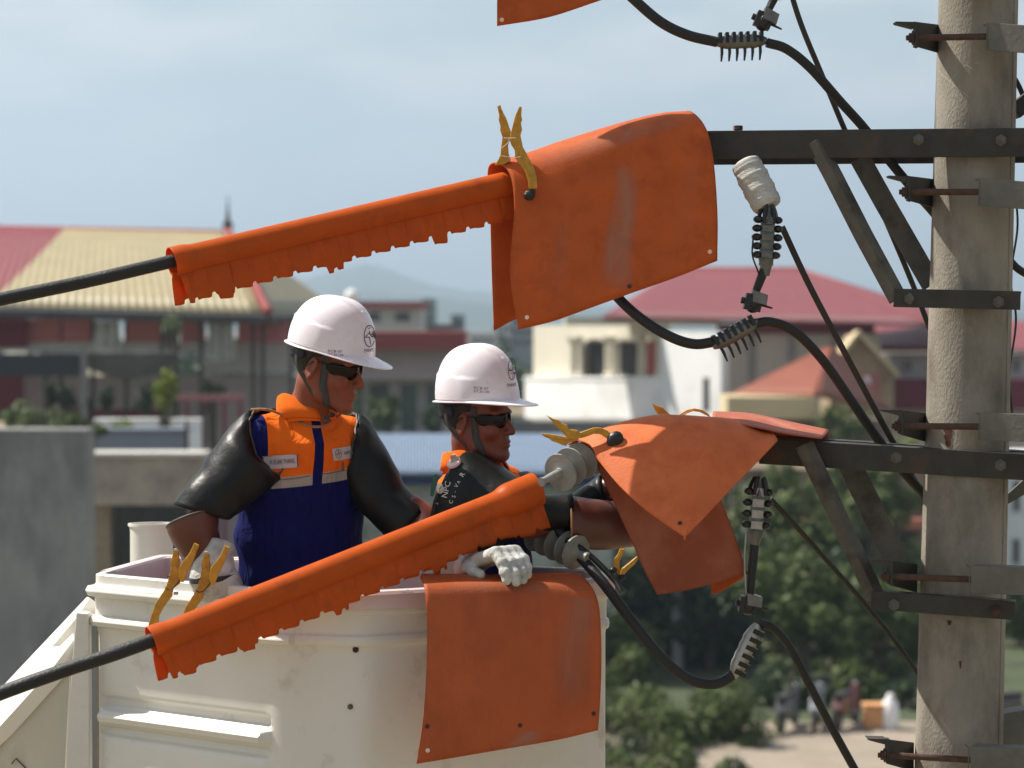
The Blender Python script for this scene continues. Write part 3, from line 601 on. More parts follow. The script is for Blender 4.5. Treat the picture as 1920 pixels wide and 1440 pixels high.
windows(wb, [(1900, 1916, 900, 960), (1900, 1916, 1010, 1060)], 71.95, m_wfr, m_glassd)
cn = thing('street_canopy', (Xd(1905, 62), 62, 0), 'orange-red awning on a pale blue post by the street', 'awning')
mb = MB(); mb.prism([P(1880, 1335, 62), P(1886, 1300, 63), P(1960, 1300, 63), P(1960, 1335, 62)], (0, .6, -.1)); mb.build('cover', hue((.60, .12, .05)), cn, smooth=False)
mb = MB(); bbox_(mb, 1878, 1894, 1335, None, 62.4, .3); mb.build('post', hue((.30, .50, .58)), cn, smooth=False)

# ---------------------------------------------------------------- trees and plants
def leafmat(name, c): 
    m = M(name, c, 0.55, var=0.45, vs_=3.0, trans=0.25, spec=0.3); return m
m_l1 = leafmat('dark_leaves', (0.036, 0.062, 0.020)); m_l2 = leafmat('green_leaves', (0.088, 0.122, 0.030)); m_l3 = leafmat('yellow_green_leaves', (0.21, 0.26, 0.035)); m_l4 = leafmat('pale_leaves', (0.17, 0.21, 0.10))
m_bark = M('bark', (0.085, 0.065, 0.048), .9, var=.3, vs_=5, bump=.5, bs=20)
def leaves(c, r, n, size, clumps=22, flat=.8):
    """leaf cards gathered in clumps through an uneven crown"""
    C = Vector(c); cl = []
    for i in range(clumps):
        while True:
            p = rng.uniform(-1, 1, 3)
            if .25 < np.linalg.norm(p) < 1: break
        cl.append((p * np.array([r[0], r[1], r[2]]) * .85, rng.uniform(.22, .42) * min(r)))
    k = rng.integers(0, clumps, n); cc = np.array([x[0] for x in cl])[k]; cs = np.array([x[1] for x in cl])[k]
    d = rng.normal(size=(n, 3)); d /= np.linalg.norm(d, axis=1)[:, None]; p = cc + d * (cs * rng.uniform(.55, 1.05, n))[:, None] + np.array(C)
    nrm = d + rng.normal(size=(n, 3)) * .7 + np.array([0, 0, .5]); nrm /= np.linalg.norm(nrm, axis=1)[:, None]
    a = np.cross(nrm, rng.normal(size=(n, 3))); a /= np.linalg.norm(a, axis=1)[:, None]; b = np.cross(nrm, a); s = size * rng.uniform(.6, 1.3, n)[:, None]
    V = np.stack([p - a * s, p - b * s * .5, p + a * s, p + b * s * .5], 1).reshape(-1, 3); F = np.arange(4 * n).reshape(n, 4)
    return V, F.tolist(), [x[0] + np.array(C) for x in cl]
def tree(px, py, d, rpx, n, m, label, name='street_tree', tall=.85, leaf=.13, group='trees along the street'):
    c = P(px, py, d); r = rpx / FPX * d; base = Vector((c.x, c.y, 0)); t = thing(name, base, label, 'tree', group)
    V, F, cl = leaves(c, (r, r, r * tall), n, leaf, clumps=26); link_mesh('crown', V, F, m, t, smooth=False)
    mb = MB(); h = max(.4, c.z - r * .35); mb.tube([base, base + Vector((.1, 0, h * .5)), Vector((c.x, c.y, h))], [r * .1 + .06, r * .075 + .05, r * .05 + .03], 8)
    for q in cl[::3]:
        e = Vector(q); s0 = Vector((c.x, c.y, h * rng.uniform(.55, .95))); mb.tube([s0, (s0 + e) / 2 + Vector((0, 0, -.1)), e], [r * .035 + .02, .03, .012], 5)
    mb.build('trunk', m_bark, t); return t
TR = [(1235, 1345, 51, 185, 9000, m_l2, 'big round sunlit bushy tree just past the hanging bucket sheet', .75, .085),
 (1375, 1420, 51, 115, 3500, m_l2, 'rounded bush at the picture bottom beside the pale pavement', .7, .08),
 (1130, 1440, 49, 120, 3500, m_l1, 'dark bush at the picture bottom against the bucket', .8, .08),
 (1160, 1230, 60, 95, 2200, m_l2, 'small leafy tree touching the bucket edge', .9, .11),
 (1400, 1370, 56.5, 95, 2200, m_l2, 'low bright-edged tree above the pale pavement', .6, .11),
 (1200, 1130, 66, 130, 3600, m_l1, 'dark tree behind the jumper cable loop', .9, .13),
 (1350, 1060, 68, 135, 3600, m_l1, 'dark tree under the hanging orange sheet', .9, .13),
 (1490, 985, 70, 150, 4600, m_l2, 'green tree below the middle crossarm', .8, .13),
 (1620, 940, 72, 115, 3000, m_l2, 'yellow-edged tree between the crossarm braces', .8, .13),
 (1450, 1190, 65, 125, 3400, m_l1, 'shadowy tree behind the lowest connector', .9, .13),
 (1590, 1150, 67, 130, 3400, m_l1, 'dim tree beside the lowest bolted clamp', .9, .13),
 (1700, 1100, 71, 105, 2400, m_l2, 'narrow tree close to the concrete pole', 1.1, .13),
 (1560, 1270, 62, 85, 2000, m_l2, 'low tree above the parked scooters', .6, .12),
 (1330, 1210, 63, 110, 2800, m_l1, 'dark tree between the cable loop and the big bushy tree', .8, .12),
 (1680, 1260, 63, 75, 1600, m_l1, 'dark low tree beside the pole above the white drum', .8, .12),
 (1290, 960, 74, 90, 2000, m_l2, 'tree peeking past the point of the bright orange sheet', .8, .13),
 (1580, 800, 84, 58, 1200, m_l2, 'small green tree in front of the tiled house', .9, .12),
 (1912, 1130, 66, 75, 1500, m_l2, 'tree seen past the far edge of the pole', 1.1, .12),
 (1690, 860, 84, 50, 900, m_l3, 'small yellowish tree in front of maroon cladding', .9, .12)]
TR += [(1255, 1480, 47, 150, 6000, m_l2, 'broad leafy bush filling the picture bottom beside the bucket', .7, .075), (1385, 1500, 46.5, 95, 3000, m_l1, 'dark leafy bush at the very bottom near the falling cable', .8, .075), (1500, 1120, 60, 140, 4200, m_l2, 'tall sunlit tree right behind the scooters', .9, .11), (1650, 1180, 61, 110, 3000, m_l2, 'sunlit tree between the scooters and the pole', .9, .11), (1330, 1130, 62, 90, 2200, m_l1, 'dark narrow tree behind the hanging rubber sheet corner', 1.1, .11),
 (1470, 1300, 56, 70, 1500, m_l1, 'low dark bush behind the black scooter', .7, .1), (1545, 1315, 56.5, 65, 1400, m_l1, 'low dark bush behind the silver and red scooters', .6, .1),
 (1610, 1290, 57, 60, 1300, m_l2, 'low green bush behind the orange-tan crate', .8, .1), (1700, 1320, 56, 60, 1300, m_l1, 'low dark bush hidden partly by the pole', .7, .1)]
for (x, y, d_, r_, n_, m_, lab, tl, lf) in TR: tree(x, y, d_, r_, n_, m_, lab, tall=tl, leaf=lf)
tree(60, 785, 52, 75, 1800, m_l4, 'pale flowering shrub behind the stained concrete block', 'shrub', tall=.45, leaf=.08, group='shrubs')
tree(150, 800, 52, 60, 1200, m_l2, 'green shrub beside the metal awning post', 'shrub', tall=.4, leaf=.08, group='shrubs')
tree(313, 735, 62, 26, 700, m_l3, 'upright yellow-green potted shrub under the hall eave', 'shrub', tall=1.7, leaf=.08, group='shrubs')
tree(232, 797, 58, 32, 500, m_l3, 'low bright green plant spilling over the blue-grey wall', 'shrub', tall=.35, leaf=.06, group='shrubs')
tree(320, 612, 72, 20, 400, m_l4, 'climbing plant on the hall timber post', 'shrub', tall=1.2, leaf=.08, group='shrubs')
for i, (x, y, w) in enumerate(((97, 735, 16), (125, 745, 20), (203, 745, 18), (272, 750, 26), (160, 760, 12), (400, 735, 24))):
    lab = ['dark potted plant nearest the maroon side wall', 'bushy dark potted plant behind the black awning', 'dark potted plant below the sagging tarpaulin', 'broad dark potted plant beside the yellow-green shrub', 'small dark potted plant at the metal post', 'dark potted plant behind the pink handrail'][i]
    tree(x, y, 74, w, 350, m_l1, lab, 'potted_plant', tall=1.4, leaf=.09, group='potted plants under the hall')
tree(725, 770, 90, 42, 700, m_l2, 'leafy plant in front of the glazed house', 'shrub', tall=.9, leaf=.1, group='shrubs')
tree(820, 780, 90, 36, 500, m_l1, 'dark plant between the two workers', 'shrub', tall=.9, leaf=.1, group='shrubs')
tree(640, 760, 90, 40, 500, m_l4, 'pale plant just beyond the first worker face', 'shrub', tall=1, leaf=.1, group='shrubs')

# a far belt of woodland and scattered crowns at the edge of town
VV = []; FF = []; nb_ = 0
for i in range(150):
    x = rng.uniform(-170, 230); y = rng.uniform(150, 420); r_ = rng.uniform(2.5, 5)
    V, F, cl = leaves((x * y / 250, y, r_ * .8), (r_ * 1.6, r_, r_ * .8), 90, 1.0, clumps=7); VV.append(V); FF += [tuple(k + nb_ for k in f) for f in F]; nb_ += len(V)
tag(link_mesh('far_woodland', np.concatenate(VV), FF, m_l1, smooth=False), 'dark far woodland spread beyond the last houses', 'woodland', kind='stuff')
# ---------------------------------------------------------------- parked scooters and street things
m_tyre = M('tyre', (.02, .02, .02), .8); m_sc = [M('scooter_paint', c, .3, coat=.4) for c in ((.05, .05, .055), (.30, .32, .34), (.10, .025, .025))]
def scooter(x, d, m, label, rot):
    base = Vector((Xd(x, d), d, .12)); t = thing('parked_scooter', base, label, 'scooter', 'scooters parked on the pavement'); Rm = Matrix.Rotation(rot, 3, 'Z')
    g = lambda a, b, c: base + Rm @ Vector((a, b, c))
    for s in (-.62, .62):
        mb = MB(); mb.tube([g(s + .25 * math.cos(a), 0, .29 + .25 * math.sin(a)) for a in np.linspace(0, 2 * math.pi, 17)], .05, 8, False); w = mb.build('wheel', m_tyre, t)
        mb = MB(); mb.lathe(g(s, -.03, .29), g(s, .03, .29), [(0, .19), (.06, .19)], 12); mb.build('rim', m_alu, w)
    mb = MB(); mb.prism([g(-.78, -.12, .5), g(-.6, -.12, .75), g(.0, -.12, .74), g(.12, -.12, .36), g(.38, -.12, .36), g(.52, -.12, .95), g(.62, -.12, .9), g(.5, -.12, .28), g(-.35, -.12, .28)], Rm @ Vector((0, .24, 0))); bevel(mb.build('body', m, t, smooth=False), .03)
    mb = MB(); mb.box(g(-.32, 0, .80), (.75, .24, .10), rot=Rm); bevel(mb.build('seat', m_tyre, t, smooth=False), .03)
    mb = MB(); mb.tube([g(.5, -.33, 1.04), g(.53, 0, .98), g(.5, .33, 1.04)], .018, 6); mb.build('handlebar', m_tyre, t)
    mb = MB(); mb.ell(g(.63, 0, .86), (.07, .09, .08)); mb.build('headlight', m_wht, t)
scooter(1480, 52.0, m_sc[0], 'black scooter parked closest to the dark tree', 1.2); scooter(1535, 52.2, m_sc[1], 'silver scooter parked in the middle of the row', 1.35)
scooter(1590, 52.3, m_sc[2], 'dark red scooter parked at the end toward the pole', 1.1); scooter(1915, 52, m_sc[0].copy(), 'dark scooter parked beyond the pole under the orange awning', .4)
mb = MB(); a = Vector((Xd(1672, 52), 52, .12)); mb.lathe(a, a + Vector((0, 0, 1)), [(0, .18), (.05, .2), (.4, .21), (.6, .18), (.7, .1), (.8, .07), (.82, .02)], 14); tag(mb.build('water_drum', m_wht), 'white plastic drum standing on the pavement', 'drum')
mb = MB(); a = Vector((Xd(1643, 52.1), 52.1, .12)); mb.box(a + Vector((0, 0, .26)), (.5, .4, .5)); mb.box(a + Vector((0, 0, .54)), (.56, .46, .06)); bevel(tag(mb.build('crate', hue((.55, .28, .12)), smooth=False), 'orange-tan lidded crate beside the white drum', 'crate'), .02)
lp = thing('street_post', (Xd(1272, 62), 62, 0), 'grey concrete post rising among the dark trees', 'post')
mb = MB(); mb.tube([Vector((Xd(1272, 62), 62, 0)), Vector((Xd(1272, 62), 62, 3.6))], [.16, .12], 10); mb.build('shaft', m_greyw, lp); mb = MB(); mb.ell(Vector((Xd(1272, 62), 62, 3.62)), (.14, .14, .06)); mb.build('cap', m_greyw, lp)
# ================================================================== POLE AND STEELWORK
top = P(1841, -260, 6.75); bot = P(1797, 1440, 6.75); ax = (bot - top).normalized(); foot = bot + ax * (bot.z / -ax.z)
def pole_c(py): return top + (bot - top) * ((py + 260) / 1700.0)
def pole_r(py): return (73.5 + (py / 1440.0) * 7.5) * 6.75 / FPX
pole = thing('utility_pole', (foot.x, foot.y, 0), 'tapering round concrete pole with rust stains and moulding seam', 'utility pole')
mb = MB(); pts = []; rr = []
for i in range(60):
    py = -260 + i * 60; c = pole_c(py)
    if c.z < 0.0: break
    pts.append(c); rr.append(pole_r(py))
pts.append(foot); rr.append(pole_r(-260 + len(pts) * 60)); mb.tube(pts, rr, 40); mb.build('shaft', m_conc, pole)
mb = MB(); seam = []
for py in range(-260, 2600, 60):
    c = pole_c(py); r = pole_r(py); a = R(-37); seam.append(c + Vector((math.cos(a), math.sin(a), 0)) * r)
mb.sweep(seam, [(-.006, -.004), (.006, -.004), (.005, .0025), (-.005, .0025)], (math.cos(R(-37)), math.sin(R(-37)), 0)); mb.build('moulding_seam', m_conc, pole)
def on_pole(px, py, lift=0.0):
    c = pole_c(py); r = pole_r(py) + lift; x = (px - 960) / FPX * (6.75 - r * .7) - c.x; x = max(-r * .98, min(r * .98, x)); return Vector((c.x + x, c.y - math.sqrt(r * r - x * x), P(px, py, 6.62).z))
m_ruststain = M('rust_stain', (.06, .018, .010), .9, var=.4, vs_=40)
for (x, y, w, h) in ((1776, 805, 7, 34), (1777, 1165, 4, 9), (1716 + 80, 1240, 2, 14)):
    V = []; F = []
    for j in range(9):
        ww = w * (1 - .55 * j / 8) * (1 + .3 * math.sin(j * 2.2)); V += [on_pole(x - ww, y + h * j / 8, .0012), on_pole(x + ww, y + h * j / 8, .0012)]
    for j in range(8): F.append((2 * j, 2 * j + 1, 2 * j + 3, 2 * j + 2))
    link_mesh('rust_stain', V, F, m_ruststain, pole)
mb = MB(); V = []
for (pp) in ([(1768, 125), (1772, 135), (1778, 143), (1785, 152), (1793, 162), (1803, 171), (1812, 180)], [(1808, 120), (1814, 124), (1819, 128)], [(1826, 115), (1831, 118)], [(1787, 142), (1792, 137)]):
    mb.tube([on_pole(x, y, .0005) for x, y in pp], .0009, 5)
mb.build('scratches', M('pale_scratch', (.42, .38, .30), .9), pole)

m_brace = M('weathered_brace_steel', (0.105, 0.098, 0.082), 0.65, 0.2, var=0.3, vs_=12, bump=0.15, bs=60, dirt=(0.04, 0.032, 0.025), ds=9, dth=(0.5, 0.7))
Lp = lambda w, h, t: [(0, 0), (0, -w), (t, -w), (t, -t), (h, -t), (h, 0)]
def angle_iron(mb, a, b, face, shelf, t=.006, up=(0, 0, 1), flip=1):
    """L section: a face of height `face` seen from the front, a shelf running back from its top edge"""
    a = Vector(a); b = Vector(b); d = (b - a).normalized(); u = Vector(up); s = d.cross(u).normalized(); u = s.cross(d)   # s points towards the camera for a->b = +X
    s = s * flip
    poly = [(0, 0), (0, -face), (-t, -face), (-t, -t), (-shelf, -t), (-shelf, 0)]
    V0 = [a + s * x + u * y for x, y in poly]; mb.prism(V0, b - a)
def bolt(p, r=.011, d=(0, -1, 0), l=.02, m=None, parent=None, name='bolt'):
    mb = MB(); p = Vector(p); d = Vector(d).normalized(); mb.lathe(p, p + d, [(0, r * 1.5), (.003, r * 1.5), (.0031, r), (l * .6, r), (l * .61, r * .55), (l, r * .55)], 6); return mb.build(name, m or m_steel_l, parent)
def crossarm(a, b, face, label, braces, bolts, back_off=.275, name='crossarm', back_px=None):
    t = thing(name, (a + b) / 2, label, 'crossarm', 'steel crossarms on the concrete pole')
    mb = MB(); angle_iron(mb, a, b, face, .07); bevel(mb.build('front_angle', m_steel, t, smooth=False), .0015)
    o = Vector((0, back_off, 0)); mb = MB(); angle_iron(mb, a + o, b + o, face, .07, flip=-1); bevel(mb.build('rear_angle', m_steel, t, smooth=False), .0015)
    for br in braces: 
        mb = MB()
        for k in range(len(br['p']) - 1):
            pass
        w = br.get('w', .05); th = .006; prof = [(-w / 2, 0), (w / 2, 0), (w / 2, -th), (-w / 2 + th, -th), (-w / 2 + th, -br.get('lip', .035)), (-w / 2, -br.get('lip', .035))]
        if w < .06:
            foot = MB(); angle_iron(foot, br['p'][-1] + Vector((-.40, 0, 0)) if False else br['f'][0], br['f'][1], .054, .045); bevel(foot.build('brace_foot', m_steel, t, smooth=False), .0012)
            prof = [(-w / 2, -.024), (0, 0), (w / 2, -.020), (w / 2, -.026), (0, -.007), (-w / 2, -.030)]
        mb.sweep(br['p'], prof, (0, -1, 0)); bevel(mb.build('brace', m_brace, t, smooth=False), .0012)
    for (x, y, d) in bolts: bolt(P(x, y, d), .0115, parent=t, m=m_rust if rng.random() < .4 else m_steel_l)
    return t
YM0 = PXM(6.6)
def d1(x, xa=1240, da=6.80, xb=1960, db=6.56): return da + (db - da) * (x - xa) / (xb - xa)
def Rnd(pts): return pts
fr = [(1529, 262), (1566, 332), (1620, 438), (1686, 560)]
ff = [P(1676, 541, 6.64), P(1914, 546, 6.545)]
bk = [(1612, 296), (1660, 382), (1706, 462), (1748, 535)]
crossarm(P(1240, 246, 6.80), P(2080, 238, 6.52), .083, 'upper steel crossarm running out from the orange-draped end to the pole',
         [dict(p=[P(x, y, d1(x) - .012) for x, y in fr], w=.056, f=ff), dict(p=[P(x, y, d1(x) + .20) for x, y in bk], w=.062, lip=.02)],
         [(1722, 262, 6.635), (1877, 263, 6.575), (1706, 560, 6.63), (1872, 566, 6.56)])
fr2 = [(1509, 832), (1545, 908), (1590, 1005), (1645, 1122)]
ff2 = [P(1634, 1108, 6.65), P(1904, 1128, 6.55)]
bk2 = [(1592, 868), (1625, 935), (1660, 1010), (1682, 1052)]
crossarm(P(1425, 822, 6.80), P(2080, 861, 6.50), .076, 'middle steel crossarm with orange sheet over its tip and sunlit top',
         [dict(p=[P(x, y, d1(x) - .012) for x, y in fr2], w=.056, f=ff2), dict(p=[P(x, y, d1(x) + .20) for x, y in bk2], w=.072, lip=.02)],
         [(1680, 858, 6.635), (1876, 872, 6.56), (1676, 1134, 6.63), (1867, 1146, 6.56)])
crossarm(P(1120, -330, 6.86), P(2080, -352, 6.50), .083, 'top steel crossarm above the picture edge holding the highest sheet',
         [dict(p=[P(x, y - 596, d1(x) - .012) for x, y in fr], w=.056, f=[q + Vector((0, 0, 596 * YM0)) for q in ff])], [(1722, -335, 6.635)], name='crossarm')
# pole clamps: small angle bracket behind the left side, rod across the front, channel on the right
def clamp(yl, yr, label, dx=0, xr=1850, xl=1700, k=0):
    t = thing('pole_clamp', P(1800, yl, 6.62), label, 'pole clamp', 'bolted clamps round the pole')
    pl = on_pole(1730, yl).y
    c = P(xl + 32, yl + 2, 6.66); s = PXM(6.66)
    mb = MB(); mb.prism([P(xl, yl - 26, 6.60), P(xl + 48, yl - 20, 6.78), P(xl + 48, yl + 34, 6.78), P(xl, yl + 20, 6.60)], (.006, -.002, 0))
    mb.prism([P(xl, yl - 26, 6.60), P(xl - 36, yl - 27, 6.61), P(xl - 34, yl - 24, 6.61), P(xl, yl - 15, 6.60)], (0, .05, 0))
    mb.prism([P(xl, yl - 26, 6.60), P(xl + 7, yl - 25.5, 6.60), P(xl + 7, yl + 22, 6.60), P(xl, yl + 20, 6.60)], (0, .03, 0)); bevel(mb.build('bracket', m_steel, t, smooth=False), .0012)
    a = P(xl + 8, yl + 4, 6.61); b = P(xr + 20, yr + 2, 6.56); mb = MB(); mb.tube([P(xl - 8, yl + 3, 6.615), a, (a + b) / 2, b], .0095, 10); mb.build('threaded_rod', m_rust, t)
    bolt(P(xl - 3, yl + 4, 6.612), .014, (-1, 0, 0), .02, m_rust, t, 'nut')
    a = P(xr, yr - 24, 6.545); b = P(xr + 190, yr - 24 + (6 if k else 14), 6.40); mb = MB(); angle_iron(mb, a, b, .079, .06); mb.prism([a + Vector((-.001, -.001, .0)), a + Vector((-.001, .05, 0)), a + Vector((-.001, .05, -.006)), a + Vector((-.001, .005, -.006)), a + Vector((-.001, .005, -.079)), a + Vector((-.001, -.001, -.079))], (-.003, 0, 0))
    bevel(mb.build('channel', m_steel_l, t, smooth=False), .0012)
    mb = MB(); mb.lathe(P(xr + 22, yr + 3, 6.543), P(xr + 22, yr + 3, 6.5), [(0, .012), (.004, .012), (.0041, .008), (.010, .008)], 8); mb.build('rod_end', m_rust, t)
    return t
clamp(67, 66, 'bolted clamp nearest the picture top with pale cut channel end', xr=1853, xl=1715)
clamp(356, 358, 'bolted clamp just under the upper crossarm', xr=1838, xl=1702)
clamp(795, 798, 'bolted clamp with rust streak just above the middle crossarm', xr=1838, xl=1688, k=1)
clamp(1077, 1085, 'bolted clamp above the bent foot of the lower braces', xr=1820, xl=1668, k=1)
clamp(1412, 1424, 'lowest bolted clamp at the bottom picture edge', xr=1818, xl=1662, k=1)
mb = MB(); mb.prism(pxl([(1873, 1340), (1960, 1325), (1960, 1392), (1873, 1404)], 6.75), (0, .08, 0)); tag(bevel(mb.build('steel_plate', m_steel_l, smooth=False), .002), 'pale galvanised plate poking out behind the pole foot', 'plate')
mb = MB(); mb.prism(pxl([(1886, 930), (1960, 862), (1960, 905), (1890, 945)], 6.95), (0, .01, 0)); tag(mb.build('stay_plate', m_steel_l, smooth=False), 'slanting pale plate behind the pole under the middle crossarm', 'plate')
mb = MB(); mb.bar(P(1900, 210, 6.9), P(1965, 160, 6.9), .05, .05); tag(bevel(mb.build('stay_bracket', m_steel, smooth=False), .002), 'dark bracket end just above the upper crossarm beyond the pole', 'bracket')

# ---------------------------------------------------------------- cables
def cable(name, pts, r, label, cat='cable', m=None, group=None, n=8):
    q = cr(pts, n); mb = MB(); mb.tube(q, r, 12); o = mb.build(name, m or m_cable); return tag(o, label, cat, group)
px = lambda L_, d=None: pxl(L_, d)
cable('line_cable', px([(-260, 622, 6.02), (-40, 570, 6.12), (150, 530, 6.2), (322, 490, 6.28), (968, 338, 6.755), (1150, 295, 6.88)]), .0185, 'upper black line cable entering the long orange cover', group='black line cables')
cable('line_cable', px([(-260, 1410, 6.02), (-40, 1316, 6.12), (120, 1257, 6.16), (284, 1201, 6.22), (645, 1058, 6.46), (990, 922, 6.69)]), .0200, 'lower black line cable running in front of the white bucket', group='black line cables')
cable('line_cable', px([(-300, -70, 6.3), (500, -110, 6.6), (930, -135, 6.76), (1180, -220, 6.8)]), .0185, 'topmost black line cable under the highest orange sheet', group='black line cables')
cable('jumper_cable', px([(1100, -90, 6.72), (1150, -40, 6.72), (1190, 0, 6.72), (1240, 42, 6.72), (1290, 66, 6.72), (1345, 79, 6.72)]), .0155, 'short jumper cable dropping from the picture top to the connector', group='jumper cables')
cable('jumper_cable', px([(1438, 80, 6.72), (1475, 92, 6.73), (1520, 128, 6.75), (1575, 190, 6.79), (1620, 240, 6.82), (1665, 298, 6.86), (1712, 355, 6.90), (1752, 400, 6.95), (1800, 460, 7.0)]), .0145, 'jumper cable passing behind the upper crossarm to the pole', group='jumper cables')
cable('jumper_cable', px([(1110, 490, 6.76), (1150, 548, 6.74), (1195, 592, 6.72), (1250, 628, 6.7), (1300, 645, 6.7), (1345, 640, 6.7)]), .0155, 'jumper cable coming out below the large hanging sheet', group='jumper cables')
cable('jumper_cable', px([(1412, 608, 6.7), (1445, 604, 6.71), (1490, 622, 6.73), (1540, 672, 6.76), (1590, 742, 6.80), (1640, 815, 6.84), (1690, 880, 6.88), (1735, 930, 6.93), (1790, 1000, 7.0)]), .0148, 'jumper cable arching from connector down behind the middle crossarm', group='jumper cables')
cable('jumper_cable', px([(1040, 985, 6.78), (1080, 1035, 6.74), (1130, 1092, 6.66), (1185, 1165, 6.62), (1240, 1232, 6.62), (1290, 1272, 6.64), (1335, 1283, 6.66), (1368, 1270, 6.68), (1385, 1245, 6.68)]), .0155, 'jumper cable hanging in a loop in front of the dark trees', group='jumper cables')
cable('jumper_cable', px([(1425, 1168, 6.68), (1450, 1178, 6.70), (1480, 1212, 6.74), (1520, 1288, 6.78), (1560, 1365, 6.82), (1612, 1460, 6.86), (1660, 1550, 6.9)]), .0125, 'jumper cable falling from the lowest connector out of the picture', group='jumper cables')
cable('jumper_cable', px([(1062, 1012, 6.74), (1100, 1036, 6.71), (1150, 1085, 6.68), (1165, 1110, 6.66)]), .009, 'short thinner cable clipped above the hanging loop', group='jumper cables')
cable('stay_rod', px([(1470, -60, 6.9), (1500, 40, 6.9), (1545, 150, 6.93), (1592, 262, 6.96), (1655, 400, 7.0), (1710, 530, 7.05), (1752, 640, 7.1)]), .0085, 'thin dark lead crossing behind the upper crossarm', 'lead', m_steel, 'down leads')
cable('stay_rod', px([(1466, 425, 6.82), (1520, 540, 6.84), (1595, 682, 6.88), (1650, 785, 6.9), (1700, 875, 6.95), (1760, 985, 7.0)]), .0098, 'dark lead slanting from the upper post insulator clamp', 'lead', m_steel, 'down leads')
cable('stay_rod', px([(1444, 935, 6.78), (1500, 995, 6.82), (1560, 1062, 6.88), (1620, 1130, 6.94), (1680, 1205, 7.0), (1740, 1290, 7.06)]), .0078, 'greyish lead slanting from the lower clamp behind the braces', 'lead', m_steel, 'down leads')
cable('loose_wire', px([(1898, 330, 6.9), (1908, 420, 6.9), (1895, 520, 6.9), (1905, 600, 6.9), (1893, 700, 6.9), (1899, 790, 6.9)]), .0035, 'thin black wire hanging along the far side of the pole', 'wire')
cable('jumper_cable', px([(1880, 470, 6.95), (1910, 505, 6.95), (1960, 530, 6.95)]), .012, 'black cable stub leaving the pole below the clamp', group='jumper cables')
cable('jumper_cable', px([(1890, 130, 6.95), (1912, 165, 6.95), (1950, 260, 6.95)]), .008, 'thin black cable leaving the pole above the upper crossarm', group='jumper cables')

# ---------------------------------------------------------------- hanging fittings
def connector(a, b, r, fins, fdir, label, light=False, toplines=7):
    t = thing('cable_connector', (a + b) / 2, label, 'connector', 'toothed connectors on the jumper cables'); d = (b - a); l = d.length; u = d.normalized(); f = Vector(fdir).normalized(); f = (f - u * f.dot(u)).normalized(); s = u.cross(f)
    mb = MB(); n = 9; prof = []
    for i in range(13): x = i / 12; prof.append((l * x, r * (.45 + .55 * min(1, 5 * min(x, 1 - x))) * (1 + .05 * math.sin(i * 3))))
    mb.lathe(a, b, prof, 12); mb.build('body', m_alu_l if light else m_alu, t)
    for i in range(toplines):
        x = (i + .8) / (toplines + .6); c = a + u * l * x; mb = MB(); mb.box(c - f * r * .55, (l / toplines * .5, r * 2.2, r * 1.5), axes=((u + s * .35).normalized(), s, f)); bevel(mb.build('jaw', m_blk, t, smooth=False), .0012)
    for i in range(fins):
        x = (i + .9) / (fins + .8); c = a + u * l * x + f * r * .6; mb = MB(); mb.tube([c, c + f * r * .9, c + f * r * 2.1 - u * r * .15], [r * .22, r * .22, r * .12], 6); mb.build('fin', m_blk, t)
    return t
connector(P(1340, 80, 6.72), P(1438, 76, 6.72), .021, 6, (0, 0, -1), 'toothed connector near the picture top joining two jumpers')
connector(P(1336, 650, 6.7), P(1422, 602, 6.7), .022, 6, (-.15, 0, -1), 'toothed connector in front of the maroon villa roof')
connector(P(1374, 1270, 6.68), P(1420, 1170, 6.68), .024, 0, (-1, 0, -.3), 'pale toothed connector in front of the dark trees', True, 6)
